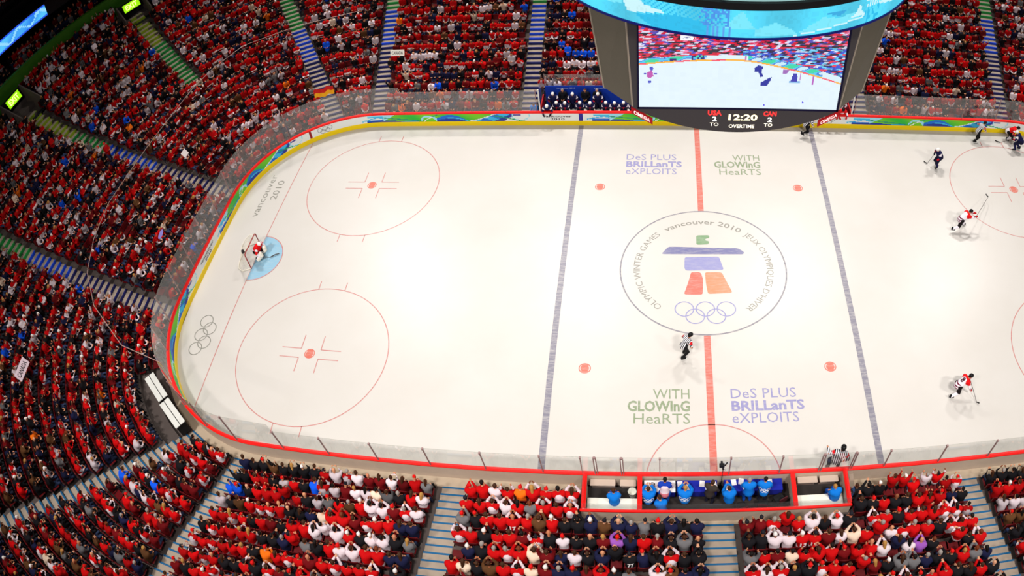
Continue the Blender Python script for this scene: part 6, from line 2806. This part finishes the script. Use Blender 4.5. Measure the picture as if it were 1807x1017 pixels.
SUIT = [cm('suit_black', srgb(20, 20, 28))] * 6
SHIRT = cm('shirt_white', srgb(232, 232, 238))
def bench_player(x, y, kind, team, label, rz=math.pi, lean=20):
    J = stand_like(kind)
    col = US6 if team == 'us' else CA6
    if kind == 'sit':
        J = sit_pose(5)
        z = 0.0
    elif kind == 'lean':
        J = skater(0.86, 40, 0, (-0.14, -0.1, 0.0), (0.14, -0.1, 0.0), hl=(-0.24, 0.62, 1.0), hr=(0.24, 0.62, 1.0))
    else:
        J = skater(0.88, 14, 0, (-0.14, 0, 0.0), (0.14, 0, 0.0), hl=(-0.2, 0.35, 1.05), hr=(0.2, 0.35, 1.05))
    figure('hockey_player', label, J, (x, y, 0.0), rz, col, P_NP if team == 'us' else P_BP, P_NAVY if team == 'us' else P_WJ, ('helmet', T_HW if team == 'us' else T_HK), skates=True,
           gloves=GLOVE_K if team == 'us' else GLOVE_R, breeches=True, fat=1.2, cell=0.04, group='players on the team benches')


def stand_like(kind):
    return None


UB = [(-9.52, 14.02, 'sit'), (-8.93, 13.98, 'sit'), (-7.91, 14.02, 'sit'), (-7.21, 13.98, 'sit'), (-5.55, 13.98, 'sit'), (-4.94, 14.02, 'sit'), (-4.30, 13.98, 'sit'),
      (-9.78, 14.45, 'stand'), (-8.42, 14.42, 'stand'), (-6.69, 14.42, 'stand'), (-6.14, 14.02, 'sit'), (-10.05, 13.42, 'lean'), (-3.6, 14.0, 'sit'), (-2.9, 14.0, 'sit')]
for k, (x, y, kd) in enumerate(sorted(UB)):
    bench_player(x, y, kd, 'us', 'navy player %s on the left team bench, %s from its left end' % ({'sit': 'sitting', 'stand': 'standing', 'lean': 'leaning out'}[kd], ordn(k)))
for k, (x, y, kd) in enumerate(((8.7, 13.42, 'lean'), (9.3, 13.42, 'lean'), (9.95, 13.42, 'lean'), (10.05, 14.2, 'stand'), (9.6, 14.45, 'stand'), (8.1, 13.42, 'lean'))):
    bench_player(x, y, kd, 'can', 'white and red player %s at the right bench, %s from the left' % ({'stand': 'standing', 'lean': 'leaning over the boards'}[kd], ordn(k)))
for k, (x, hd_) in enumerate(((-9.15, 'grey'), (-7.60, 'brown'), (-6.78, 'grey'))):
    J = skater(0.92, 4, 0, (-0.12, 0, -0.03), (0.12, 0, -0.03), hl=(-0.1, 0.22, 1.05), hr=(0.1, 0.22, 1.02))
    figure('coach', 'coach in dark suit standing before the blue backdrop, %s from the left' % ordn(k), J, (x, 14.72, 0), math.pi, SUIT, DPANT, hair=('short', SKN[hd_]), cell=0.034)

# steward on the far stairs, cable of the protective netting, small extras
J = sit_pose(0)
figure('steward', 'steward in bright blue sitting at the foot of the far stairway by the left bench', J, (-11.1, 13.95, -0.1), math.pi, BLUE6, DPANT, hair=('short', SKN['brown']), cell=0.034)
b = MB()
net = [(-23.1, 15.4), (-27.2, 13.9), (-30.7, 11.7), (-31.8, 9.2), (-32.3, 6.9), (-32.6, 0.9), (-32.7, -3.9), (-32.1, -6.6), (-31.1, -8.9), (-29.3, -10.9), (-26.2, -12.9), (-23.4, -13.5)]
b.tube([(x, y, 8.0) for x, y in net], 0.02, 5)
o = b.build('netting_cable', [mat('net_cable', srgb(150, 120, 112), rough=0.6)])
tag(o, 'thin cable carrying the protective netting above the left end', 'cable')
for (x, y), lb in ((net[0], 'beside the far stand'),):
    b = MB()
    b.tube([(x, y, 8.0), (x, y, 33.0)], 0.012, 4)
    o = b.build('hanging_wire', [mat('net_cable', srgb(150, 120, 112), rough=0.6)])
    tag(o, 'thin wire holding up the netting cable ' + lb, 'wire')
# grey folding tables stored at the lower left corner of the rink
M_CTAB = mat('corner_table', srgb(214, 214, 208), rough=0.6)
for k, (px_, py_, a, lb) in enumerate(((-29.35, -10.75, 2.49, 'upper'), (-27.55, -12.15, 2.52, 'lower'))):
    o = empty('media_counter', (px_, py_, 0.33), a)
    tag(o, 'long white media counter at the lower left corner, %s one' % lb, 'counter')
    for q in (-0.18, 0.18):
        b = MB()
        b.rbox((-1.05, q - 0.16, 0.80), (1.05, q + 0.16, 0.85), 0.02)
        b.build('counter_top', [M_CTAB], o)
    b = MB()
    b.box((-1.0, -0.30, 0.0), (1.0, 0.30, 0.79))
    b.build('counter_base', [M_BLACK], o)
# bright banner held over the glass and signs held by fans
for (x, y, z, a, w, h, c, lb, txt) in ((-21.6, 17.3, 3.4, 0.0, 1.1, 0.45, srgb(240, 236, 226), 'white cardboard sign held up beside the far stairway', 'CANADA'),
                                       (-36.1, -13.5, 5.0, math.pi / 2 + 0.1, 1.3, 0.55, srgb(236, 214, 224), 'pale sign held up in the left stand', 'CANADA')):
    o = empty('held_sign', (x, y, z), a)
    tag(o, lb, 'sign')
    T = Matrix.Rotation(-0.5, 4, 'X')
    b = MB()
    b.box((-w / 2, -0.008, -h / 2), (w / 2, 0.008, h / 2), 0, T)
    b.build('board', [mat('sign_card_%d' % int(c[1] * 100), c)], o)
    b = MB()
    put_text(b, txt, lambda u, v: tuple(T @ Vector((u - w * 0.4, -0.014, v - h * 0.25))), w * 0.8, h * 0.5, 0.02)
    b.build('sign_lettering', [M_INK], o)

# a few bright things among the fans
o = empty('round_sign', (-31.7, -2.2, 4.0), -math.pi / 2)
tag(o, 'round lilac disc held up behind the left goal glass', 'sign')
b = MB()
T = Matrix.Rotation(-0.6, 4, 'X')
b.tube([Vector((0.3, -0.5, 0.8)) * 0.02, Vector((0.3, -0.5, 0.8)) * -0.02], 0.30, 20)
b.build('disc', [mat('lilac_card', srgb(150, 140, 220))], o)
o = empty('held_sign', (-34.2, 5.6, 3.7), math.pi / 2)
tag(o, 'small white square card held up beside the stairway left of the goal', 'sign')
b = MB()
b.box((-0.28, -0.008, -0.22), (0.28, 0.008, 0.22), 0, T)
b.build('board', [mat('white_card', srgb(226, 216, 214))], o)
o = empty('draped_flag', (-26.5, 13.75, 2.35), 0.45)
tag(o, 'red and yellow flag draped along the top of the corner glass', 'flag')
V, F, MI = [], [], []
for i in range(13):
    for j in range(5):
        V.append((-0.75 + i * 0.125, 0.10 * math.sin(i * 0.9) - 0.05 * j, 0.55 - j * 0.14 + 0.04 * math.sin(i * 1.7)))
for i in range(12):
    for j in range(4):
        F.append((i * 5 + j, i * 5 + j + 1, i * 5 + j + 6, i * 5 + j + 5))
        MI.append(0 if j < 2 else 1)
me = bpy.data.meshes.new('flag_cloth')
me.from_pydata(V, [], F)
me.materials.append(mat('flag_red', srgb(200, 24, 20)))
me.materials.append(mat('flag_yellow', srgb(240, 170, 20)))
me.polygons.foreach_set('material_index', MI)
me.update()
fo = link('flag_cloth', me, o)
fo.modifiers.new('thick', 'SOLIDIFY').thickness = 0.01
